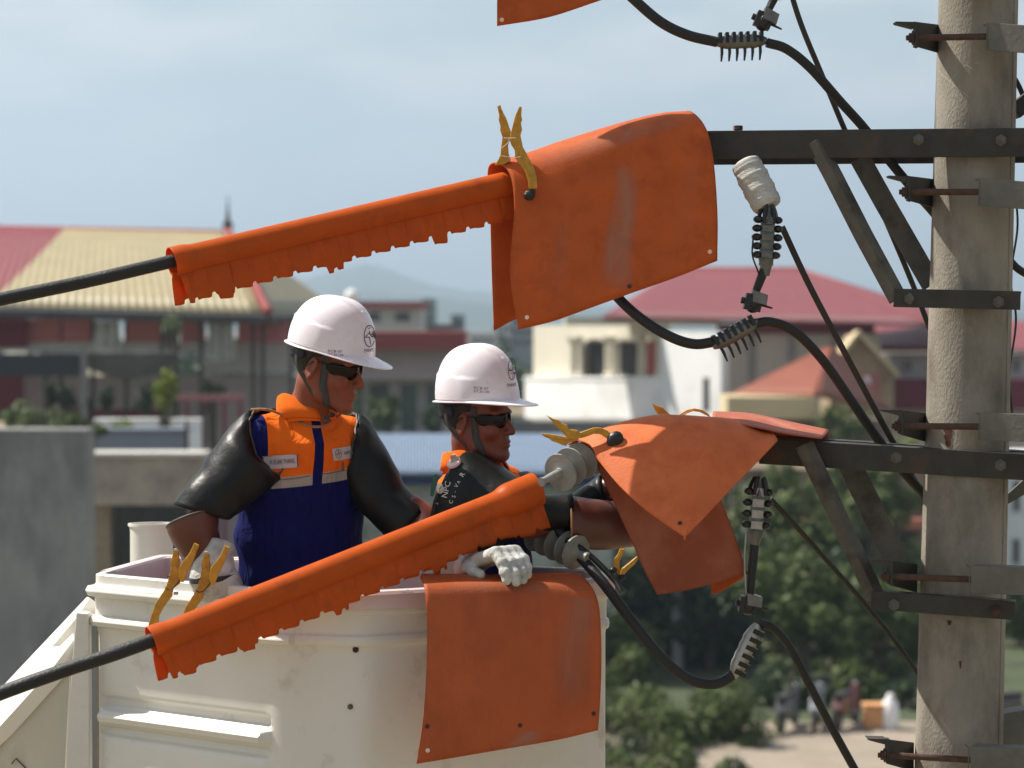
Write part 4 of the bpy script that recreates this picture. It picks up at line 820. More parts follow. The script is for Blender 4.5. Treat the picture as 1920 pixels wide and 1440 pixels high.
def hanger(pts, rows, label, r=.014, light=False, ins=None, d=6.7, wire=None, spread=29):
    """post insulator, bolted strain clamp, rod and lower black clamp"""
    a, b, c, e = [P(x, y, d) for x, y in pts]       # cluster top, cluster bottom, rod end, clamp end
    t = thing('strain_clamp', a, label, 'clamp', 'bolted strain clamps'); u = (b - a).normalized(); s = Vector((0, -1, 0)).cross(u).normalized(); l = (b - a).length; w = spread * PXM(d)
    mb = MB(); mb.tube([a, a + u * l * .3], [.012, .02], 8); mb.box((a + b) / 2 + u * l * .1, (l * .8, w * .9, .02), axes=(u, s, Vector((0, 1, 0)))); mb.tube([b - u * .02, b + u * .03], [w * .5, .012], 10); mb.build('body', m_alu, t)
    for i in range(rows):
        q = a + u * l * (.22 + .75 * i / rows)
        for k in (-1, 1):
            mb = MB(); p = q + s * k * w * (.62 + .06 * math.sin(i)); mb.ell(p, (.016, .020, .0115), axes=(s, Vector((0, 1, 0)), u), n=10); mb.tube([p + Vector((0, .02, 0)), p + Vector((0, -.028, 0))], .006, 8); mb.build('u_bolt', m_blk, t)
        mb = MB(); mb.box(q + Vector((0, -.012, 0)), (w * .75, .008, l / rows * .55), axes=(s, Vector((0, 1, 0)), u)); bevel(mb.build('keeper_plate', m_alu_l if light else m_alu, t, smooth=False), .001)
    for k in range(5): mb = MB(); an = k * 1.26 + .4; q0 = s * math.cos(an) * w * .55 + Vector((0, math.sin(an) * w * .5, 0)); mb.tube([a + q0 * .6 - u * .006, a + q0 + u * l * .12, a + q0 * 1.15 + u * l * .27], [.0055, .0065, .0055], 7); mb.build('clamp_rod', m_blk, t)
    mb = MB(); mb.tube([b, b * .5 + c * .5, c], [r, r * .95, r * .85], 10); mb.build('tail', m_cable, t)
    mb = MB(); v = (e - c).normalized(); s2 = Vector((0, -1, 0)).cross(v).normalized(); m_ = (c + e) / 2
    mb.box(m_ - s2 * .002, (l * .28, .05, .045), axes=(v, s2, Vector((0, 1, 0)))); mb.ell(m_, (.032, .026, .03), axes=(v, s2, Vector((0, 1, 0)))); mb.tube([m_, m_ + s2 * .058 + v * .004], [.006, .003], 6); mb.tube([m_, m_ - s2 * .038], [.01, .01], 6); bevel(mb.build('lower_clamp', m_blk, t, smooth=False), .002)
    mb = MB(); mb.prism([m_ - v * .03 + s2 * .034 + Vector((0, -.03, 0)), m_ - v * .036 - s2 * .012 + Vector((0, -.03, 0)), m_ - v * .002 - s2 * .006 + Vector((0, -.03, 0)), m_ + v * .0 + s2 * .036 + Vector((0, -.03, 0))], (0, .05, 0)); mb.build('cap', m_alu, t)
    if wire: mb = MB(); mb.tube(cr([P(x, y, d - .01) for x, y in wire[0]], 6), wire[1], 6); mb.build('wire', wire[2], t)
    return t
hanger([(1441, 388), (1436, 498), (1418, 545), (1408, 590)], 5, 'dark bolted strain clamp hanging under the white wrapped insulator', wire=([(1412, 448), (1411, 480), (1424, 520), (1416, 548)], .0025, m_cable))
hanger([(1424, 898), (1416, 1008), (1406, 1118), (1401, 1150)], 4, 'bolted strain clamp with pale plates beside the brown hanging sheet', light=True, wire=([(1399, 995), (1396, 1050), (1399, 1115)], .003, m_alu_l))
hanger([(1475, -120), (1460, -20), (1440, 20), (1425, 58)], 3, 'strain clamp partly above the picture top', r=.013)
ins = thing('post_insulator', P(1395, 240, 6.82), 'white cloth-wrapped insulator hanging under the upper crossarm', 'insulator')
a, b = P(1396, 302, 6.76), P(1442, 392, 6.72); l = (b - a).length; prof = [(0, .030)] + [(l * (.04 + .92 * i / 46), .047 * (1 + .015 * math.sin(i * 1.35) + .03 * math.sin(i * .5) - .10 * abs(i / 23 - 1) ** 3)) for i in range(47)] + [(l, .018)]
mb = MB(); mb.lathe(a, b, prof, 24); mb.build('wrapped_body', m_wrap, ins)
mb = MB(); mb.tube([P(1384, 236, 6.78), P(1386, 262, 6.78), P(1400, 318, 6.75)], [.010, .010, .012], 10); mb.tube([P(1384, 236, 6.78), P(1384, 244, 6.78)], .014, 8); mb.tube([P(1392, 300, 6.74), P(1403, 322, 6.735)], .012, 10); mb.build('bolt', m_rust, ins)
mb = MB(); mb.tube([b, P(1447, 408, 6.71)], .012, 8); mb.build('lower_cap', m_blk, ins)
# disc strings
def string(cs, r, th, label, m, rod=None, d0=6.7):
    t = thing('disc_insulator', cs[0], label, 'insulator', 'disc insulator strings'); axis = (cs[-1] - cs[0]).normalized()
    for i, c in enumerate(cs):
        mb = MB(); rr = r * (1 if i < 3 else .97); mb.lathe(c, c + axis, [(-.002, .014), (.0, .016), (.004, rr * .93), (.003, rr * .985), (.006, rr), (.0095, rr * .985), (th * .55, rr * .62), (th * .8, .022), (th, .016)], 40); mb.build('shed', m, t)
    mb = MB(); mb.tube([cs[0] - axis * .01, cs[-1] + axis * .06], .0155, 14); mb.build('core', m, t)
    if rod: mb = MB(); mb.tube([rod[0], rod[1], cs[0]], [.010, .0125, .014], 12); mb.tube([rod[0] - (rod[1] - rod[0]) * .2, rod[0]], [.015, .012], 8); mb.build('end_fitting', m_porc, t)
    return t
cs = [P(1049, 887, 6.66), P(1068, 875, 6.70), P(1088, 865, 6.74), P(1108, 857, 6.78), P(1128, 849, 6.82)]
string(cs, .057, .028, 'pale grey disc insulator string between orange cover and orange sheet', m_porc, (P(1018, 902, 6.60), P(1036, 893, 6.63)))
cs = [P(1006, 1000, 6.86), P(1024, 1008, 6.83), P(1043, 1017, 6.80), P(1061, 1026, 6.77), P(1077, 1034, 6.74)]
string(cs, .055, .028, 'dark grey ribbed insulator low beside the second worker sleeve', m_porc_d)

# ---------------------------------------------------------------- orange line covers
def line_cover(a, b, r, skirt, gap, label, pt, tabs, cap_end=None, cap_start=None, seed=0):
    d = (b - a); l = d.length; u = d.normalized(); up = Vector((0, 0, 1)); up = (up - u * up.dot(u)).normalized(); s = u.cross(up)   # s: towards the camera
    if s.y > 0: s = -s
    n = 420; rows = []
    rs = random.Random(seed)
    for i in range(n + 1):
        x = i / n; R_ = r; D_ = d * x + a
        e0 = x * l; e1 = (1 - x) * l
        if cap_start: R_ *= 1 + cap_start[1] * (1 / (1 + math.exp((e0 - cap_start[0]) / .006)))
        if cap_end: R_ *= 1 + cap_end[1] * (1 / (1 + math.exp((e1 - cap_end[0]) / .008)))
        ph = (x * l) / pt; f = ph - math.floor(ph); dn = abs(f - .5); nt_ = 1 - min(1, max(0, (dn - .07) / .07)); nt_ = nt_ * nt_ * (3 - 2 * nt_); corr = -.0042 * nt_
        L_ = skirt * (1 - .16 * x) - .0105 * nt_ + .0022 * math.sin(f * math.pi * 2) 
        for (tx, tw, tl) in tabs:
            if abs(x - tx) < tw / 2: q_ = min(1, 5 * (1 - abs(x - tx) / (tw / 2))); L_ += tl * q_ * q_ * (3 - 2 * q_); corr = .0035 * q_ + corr * (1 - q_)
        if cap_end and e1 < cap_end[0]: L_ += cap_end[2]
        row = []; kk = max(0, 1 - e0 / .10) ** 2; near = u * (.020 * kk); far = u * (-.012 * kk)
        # near skirt bottom -> top -> barrel -> far skirt top -> bottom
        for k in range(7): v = 1 - k / 6; row.append(D_ + near * v ** .3 - up * (R_ * .72 + L_ * v) + s * (gap / 2 + corr * math.sin(math.pi * min(1, v * 1.3)) + R_ * .04 - R_ * .10 * (1 - v)))
        for k in range(19): an = R(-52) + R(284) * k / 18; row.append(D_ + s * (R_ * math.cos(an)) + up * (R_ * math.sin(an)))
        for k in range(7): v = k / 6; row.append(D_ + far * v ** .5 - up * (R_ * .72 + (L_ if kk > .3 else min(L_, skirt * (1 - .16 * x) - .014)) * v) - s * (gap / 2 - corr * math.sin(math.pi * min(1, v * 1.3)) + R_ * .04 - R_ * .10 * (1 - v)))
        rows.append(row)
    mb = MB(); mb.grid(rows); o = mb.build('line_cover', m_cover, fix=False); solid(o, .0032, 0); return tag(o, label, 'line cover', 'orange plastic covers over the line cables')
T3 = [(.12, .05, .016), (.425, .05, .020), (.735, .045, .018)]
line_cover(P(322, 493, 6.28), P(968, 342, 6.755), .0375, .088, .036, 'upper orange cable cover with scalloped skirt below the sky', .062, T3, cap_start=(.05, .14), seed=1)
line_cover(P(284, 1204, 6.22), P(1006, 918, 6.70), .0385, .082, .036, 'lower orange cable cover slanting in front of the bucket and both workers', .064, [(.06, .05, .010), (.20, .04, .014), (.44, .04, .016), (.70, .04, .018)], cap_end=(.115, .32, .010), cap_start=(.04, .12), seed=2)

# ---------------------------------------------------------------- rubber blankets
def drape(st, label, m=None, nu=10, nv=8, thick=.0045, holes=(), wav=.0018, name='rubber_blanket', grp='orange rubber blankets'):
    cols = [cr([P(*p) for p in s_], nv) for s_ in st]; G = []
    for k in range(len(cols[0])): G.append(cr([c[k] for c in cols], nu))
    V = [p for row in G for p in row]; w = vnoise(V, 7.0, wav, 3); G = [[Vector(V[i * len(G[0]) + j]) + Vector((0, w[i * len(G[0]) + j], 0)) for j in range(len(G[0]))] for i in range(len(G))]
    mb = MB(); mb.grid(G); t = thing(name, G[len(G) // 2][len(G[0]) // 2], label, 'rubber blanket', grp)
    o = solid(mb.build('sheet', m or m_blanket, t), thick); b = bvh_obj(o)
    for (x, y, mm) in holes:
        p = hit(b, x, y, .001); h = MB(); h.lathe(p, p + Vector((0, -1, 0)), [(0, .0065), (.0012, .0065), (.002, .003), (.0021, .0001)], 12); h.build('eyelet', mm, t)
    return t, b
m_hole = M('eyelet_sky', (.75, .55, .45), .5); m_holed = M('eyelet_dark', (.05, .015, .01), .7)
B1, b1 = drape([
 [(972, 618, 6.66), (956, 510, 6.66), (964, 395, 6.665), (957, 330, 6.68), (936, 308, 6.72), (915, 318, 6.78), (919, 400, 6.80), (922, 510, 6.81), (926, 620, 6.81)],
 [(1035, 603, 6.66), (1024, 495, 6.66), (1022, 380, 6.665), (1016, 312, 6.69), (1000, 287, 6.74), (985, 300, 6.80), (984, 390, 6.82), (985, 495, 6.83), (968, 598, 6.83)],
 [(1100, 580, 6.66), (1090, 470, 6.665), (1088, 360, 6.67), (1082, 290, 6.69), (1066, 263, 6.75), (1050, 280, 6.82), (1050, 370, 6.83), (1050, 470, 6.83), (1050, 565, 6.83)],
 [(1186, 549, 6.665), (1184, 440, 6.67), (1181, 330, 6.67), (1174, 255, 6.69), (1156, 234, 6.76), (1140, 255, 6.84), (1140, 340, 6.84), (1140, 440, 6.84), (1140, 530, 6.84)],
 [(1268, 520, 6.67), (1270, 415, 6.67), (1268, 305, 6.67), (1258, 235, 6.69), (1236, 214, 6.77), (1216, 235, 6.86), (1216, 320, 6.86), (1216, 420, 6.86), (1216, 490, 6.86)],
 [(1345, 489, 6.68), (1345, 395, 6.675), (1337, 295, 6.67), (1322, 238, 6.69), (1292, 209, 6.77), (1272, 232, 6.88), (1275, 310, 6.88), (1275, 400, 6.88), (1275, 470, 6.88)]],
 'large orange rubber sheet folded over the upper crossarm tip, chalky stripe down its middle', holes=((988, 595, m_hole), (1331, 472, m_hole), (1180, 537, m_holed)), nu=8)
V2, F2 = patch2(1, 1, 10, 14)
V2 = [((x * (1 + .25 * math.sin(y * 7)) + .05 * math.sin(y * 5)), y) for x, y in V2]
# thin skin for the worn chalky band; ridge patches also paint sheen with it
chalk_sheen = bpy.data.materials.new('chalk_wear_sheen'); chalk_sheen.use_nodes = True; nt = chalk_sheen.node_tree; pb = nt.nodes['Principled BSDF']; pb.inputs['Base Color'].default_value = (.46, .235, .16, 1); pb.inputs['Roughness'].default_value = .85
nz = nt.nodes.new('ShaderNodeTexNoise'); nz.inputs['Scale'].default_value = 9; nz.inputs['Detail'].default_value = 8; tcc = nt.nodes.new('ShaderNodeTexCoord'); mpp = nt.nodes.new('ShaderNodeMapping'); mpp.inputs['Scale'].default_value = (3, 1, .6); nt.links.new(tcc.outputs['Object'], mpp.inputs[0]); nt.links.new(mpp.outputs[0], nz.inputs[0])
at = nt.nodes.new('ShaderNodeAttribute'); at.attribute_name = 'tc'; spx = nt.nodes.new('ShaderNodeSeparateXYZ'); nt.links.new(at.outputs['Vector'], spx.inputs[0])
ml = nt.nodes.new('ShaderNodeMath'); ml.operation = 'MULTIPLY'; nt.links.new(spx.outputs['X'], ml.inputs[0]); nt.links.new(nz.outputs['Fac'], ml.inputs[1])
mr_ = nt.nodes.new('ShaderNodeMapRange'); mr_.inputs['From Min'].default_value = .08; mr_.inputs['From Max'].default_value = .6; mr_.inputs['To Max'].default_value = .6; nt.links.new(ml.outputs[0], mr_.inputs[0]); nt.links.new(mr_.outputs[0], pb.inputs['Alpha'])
def wear_sheen(b, cx, cy, w, h, ang, parent, s=1.0):
    V2, F2 = patch2(1, 1, 12, 16); V = []; T = []
    c, sn = math.cos(R(ang)), math.sin(R(ang))
    for x, y in V2:
        X = (x * (1.1 - .5 * y)) * w + 8 * math.sin(y * 6); Y = -y * h; V.append(hit(b, cx + X * c - Y * sn, cy + X * sn + Y * c, .0018)); T.append([s * max(0, math.cos(x * math.pi)) ** .7 * max(0, math.cos(y * math.pi)) ** .4, 0, 0])
    link_mesh('chalk_sheen_mark', V, F2, chalk_sheen, parent, attrs={'tc': T})
wear_sheen(b1, 1166, 425, 58, 250, 1, B1)
drape([
 [(790, 20, 6.66), (790, -60, 6.66), (795, -140, 6.68), (790, -170, 6.72), (780, -140, 6.78), (780, -60, 6.80)],
 [(932, 49, 6.68), (932, -40, 6.68), (930, -120, 6.69), (920, -150, 6.74), (910, -120, 6.80), (910, -20, 6.82)],
 [(1030, 32, 6.70), (1030, -50, 6.70), (1030, -130, 6.70), (1020, -170, 6.76), (1010, -130, 6.82), (1010, -40, 6.84)],
 [(1128, 0, 6.72), (1130, -90, 6.72), (1130, -190, 6.72), (1120, -240, 6.78), (1110, -200, 6.84), (1110, -100, 6.86)]][1:],
 'orange rubber sheet corner hanging in from the picture top', holes=((1112, -8, m_hole), (941, 37, m_hole)))
# blanket over the bucket rim
B3, b3 = drape([
 [(781, 1432, 6.40), (795, 1330, 6.40), (801, 1200, 6.41), (797, 1110, 6.43), (788, 1083, 6.50), (795, 1080, 6.60), (800, 1120, 6.66), (800, 1170, 6.66)],
 [(865, 1418, 6.42), (872, 1320, 6.42), (876, 1200, 6.43), (874, 1108, 6.455), (868, 1084, 6.53), (872, 1080, 6.63), (876, 1120, 6.68), (876, 1160, 6.68)],
 [(965, 1401, 6.46), (968, 1310, 6.46), (970, 1200, 6.47), (968, 1108, 6.495), (962, 1084, 6.57), (964, 1080, 6.67), (968, 1120, 6.72), (968, 1160, 6.72)],
 [(1050, 1386, 6.50), (1052, 1300, 6.50), (1054, 1200, 6.51), (1050, 1108, 6.535), (1042, 1082, 6.61), (1040, 1079, 6.71), (1046, 1120, 6.76), (1046, 1160, 6.76)],
 [(1121, 1369, 6.535), (1126, 1290, 6.535), (1127, 1200, 6.54), (1120, 1125, 6.56), (1094, 1083, 6.645), (1080, 1080, 6.74), (1090, 1120, 6.79), (1090, 1150, 6.79)]],
 'orange rubber sheet hung over the white bucket rim', m=m_blanket_b3, holes=((801, 1362, m_holed), (975, 1360, m_holed), (1113, 1338, m_holed), (802, 1407, m_hole)))
wear_sheen(b1, 1150, 262, 330, 34, -17, B1, .62); wear_sheen(b1, 1050, 480, 60, 220, 3, B1, .35); wear_sheen(b1, 1290, 380, 50, 240, 0, B1, .35); wear_sheen(b3, 950, 1100, 280, 26, 0, B3, .5)  # patches along both sheet tops paint highlight and sheen besides the chalky marks
wear_sheen(b3, 1080, 1180, 70, 300, 0, B3, .55); wear_sheen(b3, 985, 1385, 60, 30, -8, B3, .9)
# sheets round the middle crossarm tip
B2, b2 = drape([[(p[0], p[1], p[2] - .165 * max(0, p[1] - s_[4][1] - 12) / 220) for p in s_] for s_ in [
 [(1118, 858, 6.60), (1116, 852, 6.60), (1112, 842, 6.61), (1102, 832, 6.64), (1080, 826, 6.70), (1066, 834, 6.78)],
 [(1162, 912, 6.58), (1166, 890, 6.58), (1168, 855, 6.59), (1160, 815, 6.63), (1145, 799, 6.70), (1128, 812, 6.80)],
 [(1216, 960, 6.56), (1232, 925, 6.56), (1240, 870, 6.57), (1238, 806, 6.62), (1225, 780, 6.70), (1208, 792, 6.81)],
 [(1281, 1005, 6.55), (1285, 950, 6.55), (1288, 880, 6.56), (1288, 812, 6.61), (1276, 780, 6.70), (1262, 790, 6.82)],
 [(1287, 1005, 6.55), (1312, 945, 6.55), (1330, 875, 6.56), (1336, 813, 6.61), (1324, 783, 6.70), (1312, 791, 6.82)],
 [(1354, 935, 6.56), (1362, 905, 6.57), (1372, 860, 6.59), (1380, 815, 6.63), (1375, 788, 6.71), (1365, 792, 6.83)],
 [(1458, 826, 6.63), (1456, 821, 6.64), (1452, 816, 6.66), (1446, 811, 6.70), (1436, 806, 6.76), (1425, 804, 6.84)]]],
 'bright orange rubber sheet hanging to a point from the middle crossarm', m=m_blanket_b2, holes=((1275, 981, m_holed),), wav=.003)
drape([
 [(1232, 1115, 6.74), (1206, 1065, 6.74), (1180, 1005, 6.74), (1150, 940, 6.74), (1118, 872, 6.74), (1098, 832, 6.76)],
 [(1290, 1106, 6.72), (1268, 1050, 6.72), (1240, 985, 6.72), (1205, 915, 6.72), (1170, 860, 6.73), (1150, 825, 6.76)],
 [(1345, 1092, 6.71), (1325, 1030, 6.71), (1300, 965, 6.71), (1270, 900, 6.71), (1240, 850, 6.72), (1225, 810, 6.76)],
 [(1402, 1076, 6.71), (1380, 1010, 6.71), (1355, 945, 6.70), (1330, 885, 6.70), (1310, 840, 6.71), (1300, 808, 6.76)]],
 'dull brown-orange rubber sheet hanging beneath the bright one', m=m_blanket_dull, nu=12)
drape([
 [(1334, 1090, 6.86), (1340, 1060, 6.87), (1345, 1020, 6.88)],
 [(1340, 1114, 6.86), (1352, 1075, 6.87), (1365, 1030, 6.88)],
 [(1396, 1082, 6.86), (1394, 1060, 6.87), (1388, 1030, 6.88)]],
 'small bright corner of rubber sheet showing below the brown one')
drape([
 [(1335, 790, 6.70), (1336, 777, 6.80), (1338, 772, 6.92), (1340, 780, 7.06), (1340, 830, 7.10)],
 [(1400, 798, 6.68), (1402, 784, 6.78), (1406, 777, 6.92), (1410, 783, 7.06), (1410, 835, 7.10)],
 [(1470, 812, 6.66), (1474, 803, 6.76), (1478, 795, 6.90), (1482, 795, 7.04), (1482, 840, 7.08)],
 [(1540, 822, 6.66), (1545, 818, 6.74), (1550, 813, 6.88), (1554, 809, 7.02), (1554, 850, 7.05)]],
 'faded pinkish orange sheet lying along the middle crossarm top', m=m_blanket_pale)
mb = MB(); mb.prism(pxl([(1395, 801), (1425, 806), (1448, 832), (1440, 838)], 6.655), (0, .003, 0))

# ---------------------------------------------------------------- yellow clips
def zp(pts, o, s, d): return [P(o[0] + x * s, o[1] + y * s, d) for x, y in pts]
def lever(t, poly, o, s, d, th, ribs, tilt=Vector((0, 1, 0))):
    V = zp(poly, o, s, d); mb = MB(); mb.prism(V, tilt * th); ob = bevel(mb.build('jaw_lever', m_yel, t, smooth=False), .0018, 2)
    rb = MB()
    for ln in ribs: rb.tube(zp(ln, o, s, d - .0006), .0012, 5)
    if ribs: rb.build('moulded_rib', m_yel, t)
    return ob
c1 = thing('spring_clip', P(962, 300, 6.65), 'yellow clip with black pads standing on the folded sheet top', 'clip', 'yellow insulating clips'); o, s = (900, 180), 140 / 916
lever(c1, [(210, 125), (250, 107), (265, 160), (325, 280), (380, 440), (378, 520), (345, 600), (352, 700), (378, 790), (300, 840), (180, 850), (225, 775), (250, 720), (258, 630), (275, 500), (245, 415), (250, 370), (228, 290), (235, 240)], o, s, 6.70, .016, [[(245, 180), (260, 260), (300, 350)], [(290, 520), (330, 560), (320, 660)]])
lever(c1, [(480, 130), (512, 130), (508, 240), (518, 290), (503, 330), (517, 410), (497, 480), (525, 620), (600, 760), (665, 880), (695, 990), (705, 1130), (600, 1140), (590, 1040), (560, 940), (500, 850), (430, 760), (425, 660), (385, 600), (362, 540), (380, 440), (420, 280), (440, 220)], o, s, 6.63, .016, [[(470, 190), (465, 260), (455, 380), (470, 430), (450, 500)], [(470, 660), (500, 760), (560, 850), (600, 920), (630, 1050)]])
mb = MB(); mb.tube(zp([(270, 640), (360, 560), (345, 515)], o, s, 6.625), .0012, 5); mb.tube(zp([(290, 515), (360, 520), (440, 515)], o, s, 6.62), .0016, 5); mb.tube(zp([(260, 735), (330, 745), (430, 760), (510, 740)], o, s, 6.622), .0012, 5); mb.build('tie_string', m_wrap, c1)
mb = MB(); p = P(900 + 605 * s, 180 + 1220 * s, 6.635); mb.ell(p, (.0175, .012, .0155)); mb.box(p + Vector((.008, .004, .010)), (.02, .012, .016)); bevel(mb.build('rubber_pad', m_blk, c1, smooth=False), .002)
c2 = thing('spring_clip', P(320, 1100, 6.7), 'yellow clip hooked over the bucket edge, the one further from the worker', 'clip', 'yellow insulating clips'); o, s = (270, 1000), 210 / 1592
D2 = 6.60
lever(c2, [(415, 240), (480, 250), (500, 400), (500, 500), (545, 640), (500, 720), (410, 790), (395, 900), (330, 980), (270, 1060), (205, 1190), (200, 1280), (140, 1330), (60, 1330), (70, 1270), (100, 1170), (160, 1000), (240, 880), (300, 780), (330, 700), (370, 560), (385, 480), (375, 400), (400, 330)], o, s, D2, .018, [[(440, 300), (430, 420), (460, 480)], [(380, 640), (420, 690), (350, 720)], [(310, 790), (350, 800), (400, 790)]])
lever(c2, [(710, 140), (775, 175), (740, 260), (700, 380), (660, 470), (610, 560), (560, 700), (515, 690), (495, 590), (500, 480), (560, 390), (640, 290), (690, 190)], o, s, D2 - .03, .02, [[(620, 350), (610, 370)]])
mb = MB(); mb.tube(zp([(300, 770), (350, 800), (420, 780), (520, 650), (525, 620)], o, s, D2 - .004), .0016, 5); mb.tube(zp([(330, 610), (370, 612)], o, s, D2 - .004), .002, 5); mb.build('spring_wire', m_rust, c2)
mb = MB(); mb.box(P(270 + 455 * s, 1000 + 850 * s, D2 + .01), (.012, .02, .008)); mb.box(P(270 + 445 * s, 1000 + 235 * s, D2), (.009, .012, .006)); mb.build('plastic_stub', m_wrap, c2, smooth=False)
def dup(root, off, label):
    r = root.copy(); col.objects.link(r); r.location = Vector(root.location) + off; r['label'] = label; ORG[r.name] = Vector(r.location)
    for ch in list(root.children):
        q = ch.copy(); col.objects.link(q); q.parent = r
    return r
dup(c2, P(270 + 432 * s, 1000 + 35 * s, D2 - .03) - P(270, 1000, D2), 'yellow clip hooked over the bucket edge, the one closer to the worker glove')
c4 = thing('spring_clip', P(1090, 810, 6.65), 'bright yellow clip with black pad biting the middle sheet', 'clip', 'yellow insulating clips'); o, s = (980, 720), 1 / 6
lever(c4, [(265, 350), (330, 388), (410, 408), (432, 440), (500, 460), (512, 508), (620, 520), (640, 548), (720, 520), (800, 492), (880, 492), (950, 520), (1000, 565), (1010, 620), (940, 610), (870, 565), (800, 562), (700, 600), (640, 612), (600, 622), (520, 622), (490, 590), (400, 500), (340, 430)], o, s, 6.60, .018, [[(300, 380), (400, 490), (500, 600)], [(520, 520), (700, 560), (800, 520), (900, 530)], [(615, 525), (610, 610)], [(820, 495), (820, 560)], [(680, 545), (675, 600)]])
lever(c4, [(205, 555), (330, 568), (490, 598), (600, 606), (640, 625), (570, 645), (510, 670), (490, 700), (455, 690), (370, 655), (330, 645), (300, 615), (245, 595)], o, s, 6.64, .016, [[(250, 575), (480, 620), (600, 615)]])
mb = MB(); p = P(980 + 1040 * s, 720 + 632 * s, 6.60); mb.ell(p, (.024, .016, .028), axes=(Vector((.87, 0, -.5)), Vector((0, 1, 0)), Vector((.5, 0, .87)))); mb.build('rubber_pad', m_blk, c4)
c5 = thing('spring_clip', P(1270, 770, 6.85), 'yellow clip half hidden behind the sheet ridge', 'clip', 'yellow insulating clips')
lever(c5, [(1455, 218), (1500, 238), (1580, 268), (1640, 328), (1700, 380), (1600, 380), (1520, 335), (1490, 290)], o, s, 6.86, .016, [[(1470, 230), (1560, 300), (1620, 330)]])
lever(c5, [(1740, 380), (1775, 335), (1850, 292), (1930, 275), (2020, 290), (2090, 335), (2120, 380), (2060, 350), (1990, 315), (1920, 305), (1850, 330), (1800, 370)], o, s, 6.84, .016, [[(1800, 350), (1860, 310), (1930, 292), (2010, 305)]])
c6 = thing('spring_clip', P(1170, 1060, 6.72), 'yellow clip gripping the thin cable below the brown rubber glove', 'clip', 'yellow insulating clips'); o, s = (960, 900), 280 / 1753
lever(c6, [(1270, 810), (1320, 812), (1300, 880), (1265, 950), (1262, 1020), (1290, 1090), (1250, 1120), (1195, 1010), (1195, 930), (1240, 880)], o, s, 6.70, .015, [[(1290, 830), (1240, 920), (1225, 1000)]])
lever(c6, [(1470, 895), (1485, 920), (1440, 990), (1360, 1060), (1320, 1110), (1270, 1110), (1290, 1040)], o, s, 6.68, .015, [[(1460, 910), (1310, 1040)]])
mb = MB(); mb.ell(P(960 + 1190 * s, 900 + 1060 * s, 6.69), (.012, .010, .010)); mb.ell(P(960 + 1290 * s, 900 + 1140 * s, 6.69), (.011, .010, .010)); mb.build('rubber_pad', m_blk, c6)

# ================================================================== THE BUCKET
zr = P(520, 1121, 6.55).z
def rp(px_, d): q = P(px_, 720, d); return Vector((q.x, d, 0))
plan = [rp(168, 6.98), rp(520, 6.55), rp(682, 6.51), rp(1092, 6.80), rp(1148, 6.90), rp(1112, 7.13), rp(300, 7.55)]
bucket = thing('lift_bucket', (Xd(650, 7), 7.0, zr - 1.15), 'white fibreglass work bucket with moulded ridges and pink liner', 'bucket')
H = 1.15
def inset(pl, k):
    c = sum(pl, Vector()) / len(pl); out = []
    n = len(pl)
    for i in range(n):
        a, b, e = pl[i - 1], pl[i], pl[(i + 1) % n]; d0 = (b - a).normalized(); d1_ = (e - b).normalized(); n0 = Vector((d0.y, -d0.x, 0)); n1 = Vector((d1_.y, -d1_.x, 0)); m_ = (n0 + n1).normalized(); out.append(b - m_ * (k / max(.3, m_.dot(n0))))
    return out
def rounded(pl, r, n=5):
    out = []
    for i in range(len(pl)):
        a, b, e = pl[i - 1], pl[i], pl[(i + 1) % len(pl)]; da = (a - b).normalized(); de = (e - b).normalized()
        p, q_ = b + da * r, b + de * r
        for k in range(n + 1): t = k / n; out.append(p * (1 - t) ** 2 + b * 2 * t * (1 - t) + q_ * t * t)
    return out
# orient check so that inset() really goes inward
cen = sum(plan, Vector()) / len(plan)
sgn = 1 if (inset(plan, .05)[0] - cen).length < (plan[0] - cen).length else -1
INS = lambda k: inset(plan, k * sgn)
YM = PXM(6.75)
def zy(py): return zr - (py - 1098) * YM
# profile of the shell: (py at mid of the left face, outward offset m)
prof = [(1086, .004), (1088, .008), (1104, .008), (1107, .012), (1110, .034), (1118, .040), (1127, .034), (1131, .012), (1150, .010), (1165, .010), (1169, .030), (1176, .036), (1184, .030), (1189, .004), (1215, .0), (1290, .0), (1318, -.002), (1328, -.018), (1336, -.022), (1344, -.006), (1350, .024), (1358, .036), (1368, .032), (1376, .006), (1384, -.012), (1394, -.008), (1402, .006), (1410, .010), (1440, .010), (1500, .010), (1580, .010), (1700, .0), (1800, -.02)]
zs = []
for i in range(len(prof) - 1):
    for k in range(4): t = k / 4; t2 = t * t * (3 - 2 * t); zs.append((prof[i][0] * (1 - t) + prof[i + 1][0] * t, prof[i][1] * (1 - t2) + prof[i + 1][1] * t2))
zs.append(prof[-1])
base_ring = rounded(INS(0.012), .035)
def resample(r, n):
    r = r + [r[0]]; L_ = [0]
    for i in range(len(r) - 1): L_.append(L_[-1] + (r[i + 1] - r[i]).length)
    out = []; j = 0
    for k in range(n):
        s_ = L_[-1] * k / n
        while L_[j + 1] < s_: j += 1
        t = (s_ - L_[j]) / max(1e-9, L_[j + 1] - L_[j]); out.append(r[j] * (1 - t) + r[j + 1] * t)
    return out
ring = resample(base_ring, 360); rows = []
edge0 = plan[1] - plan[0]; e0l = edge0.length
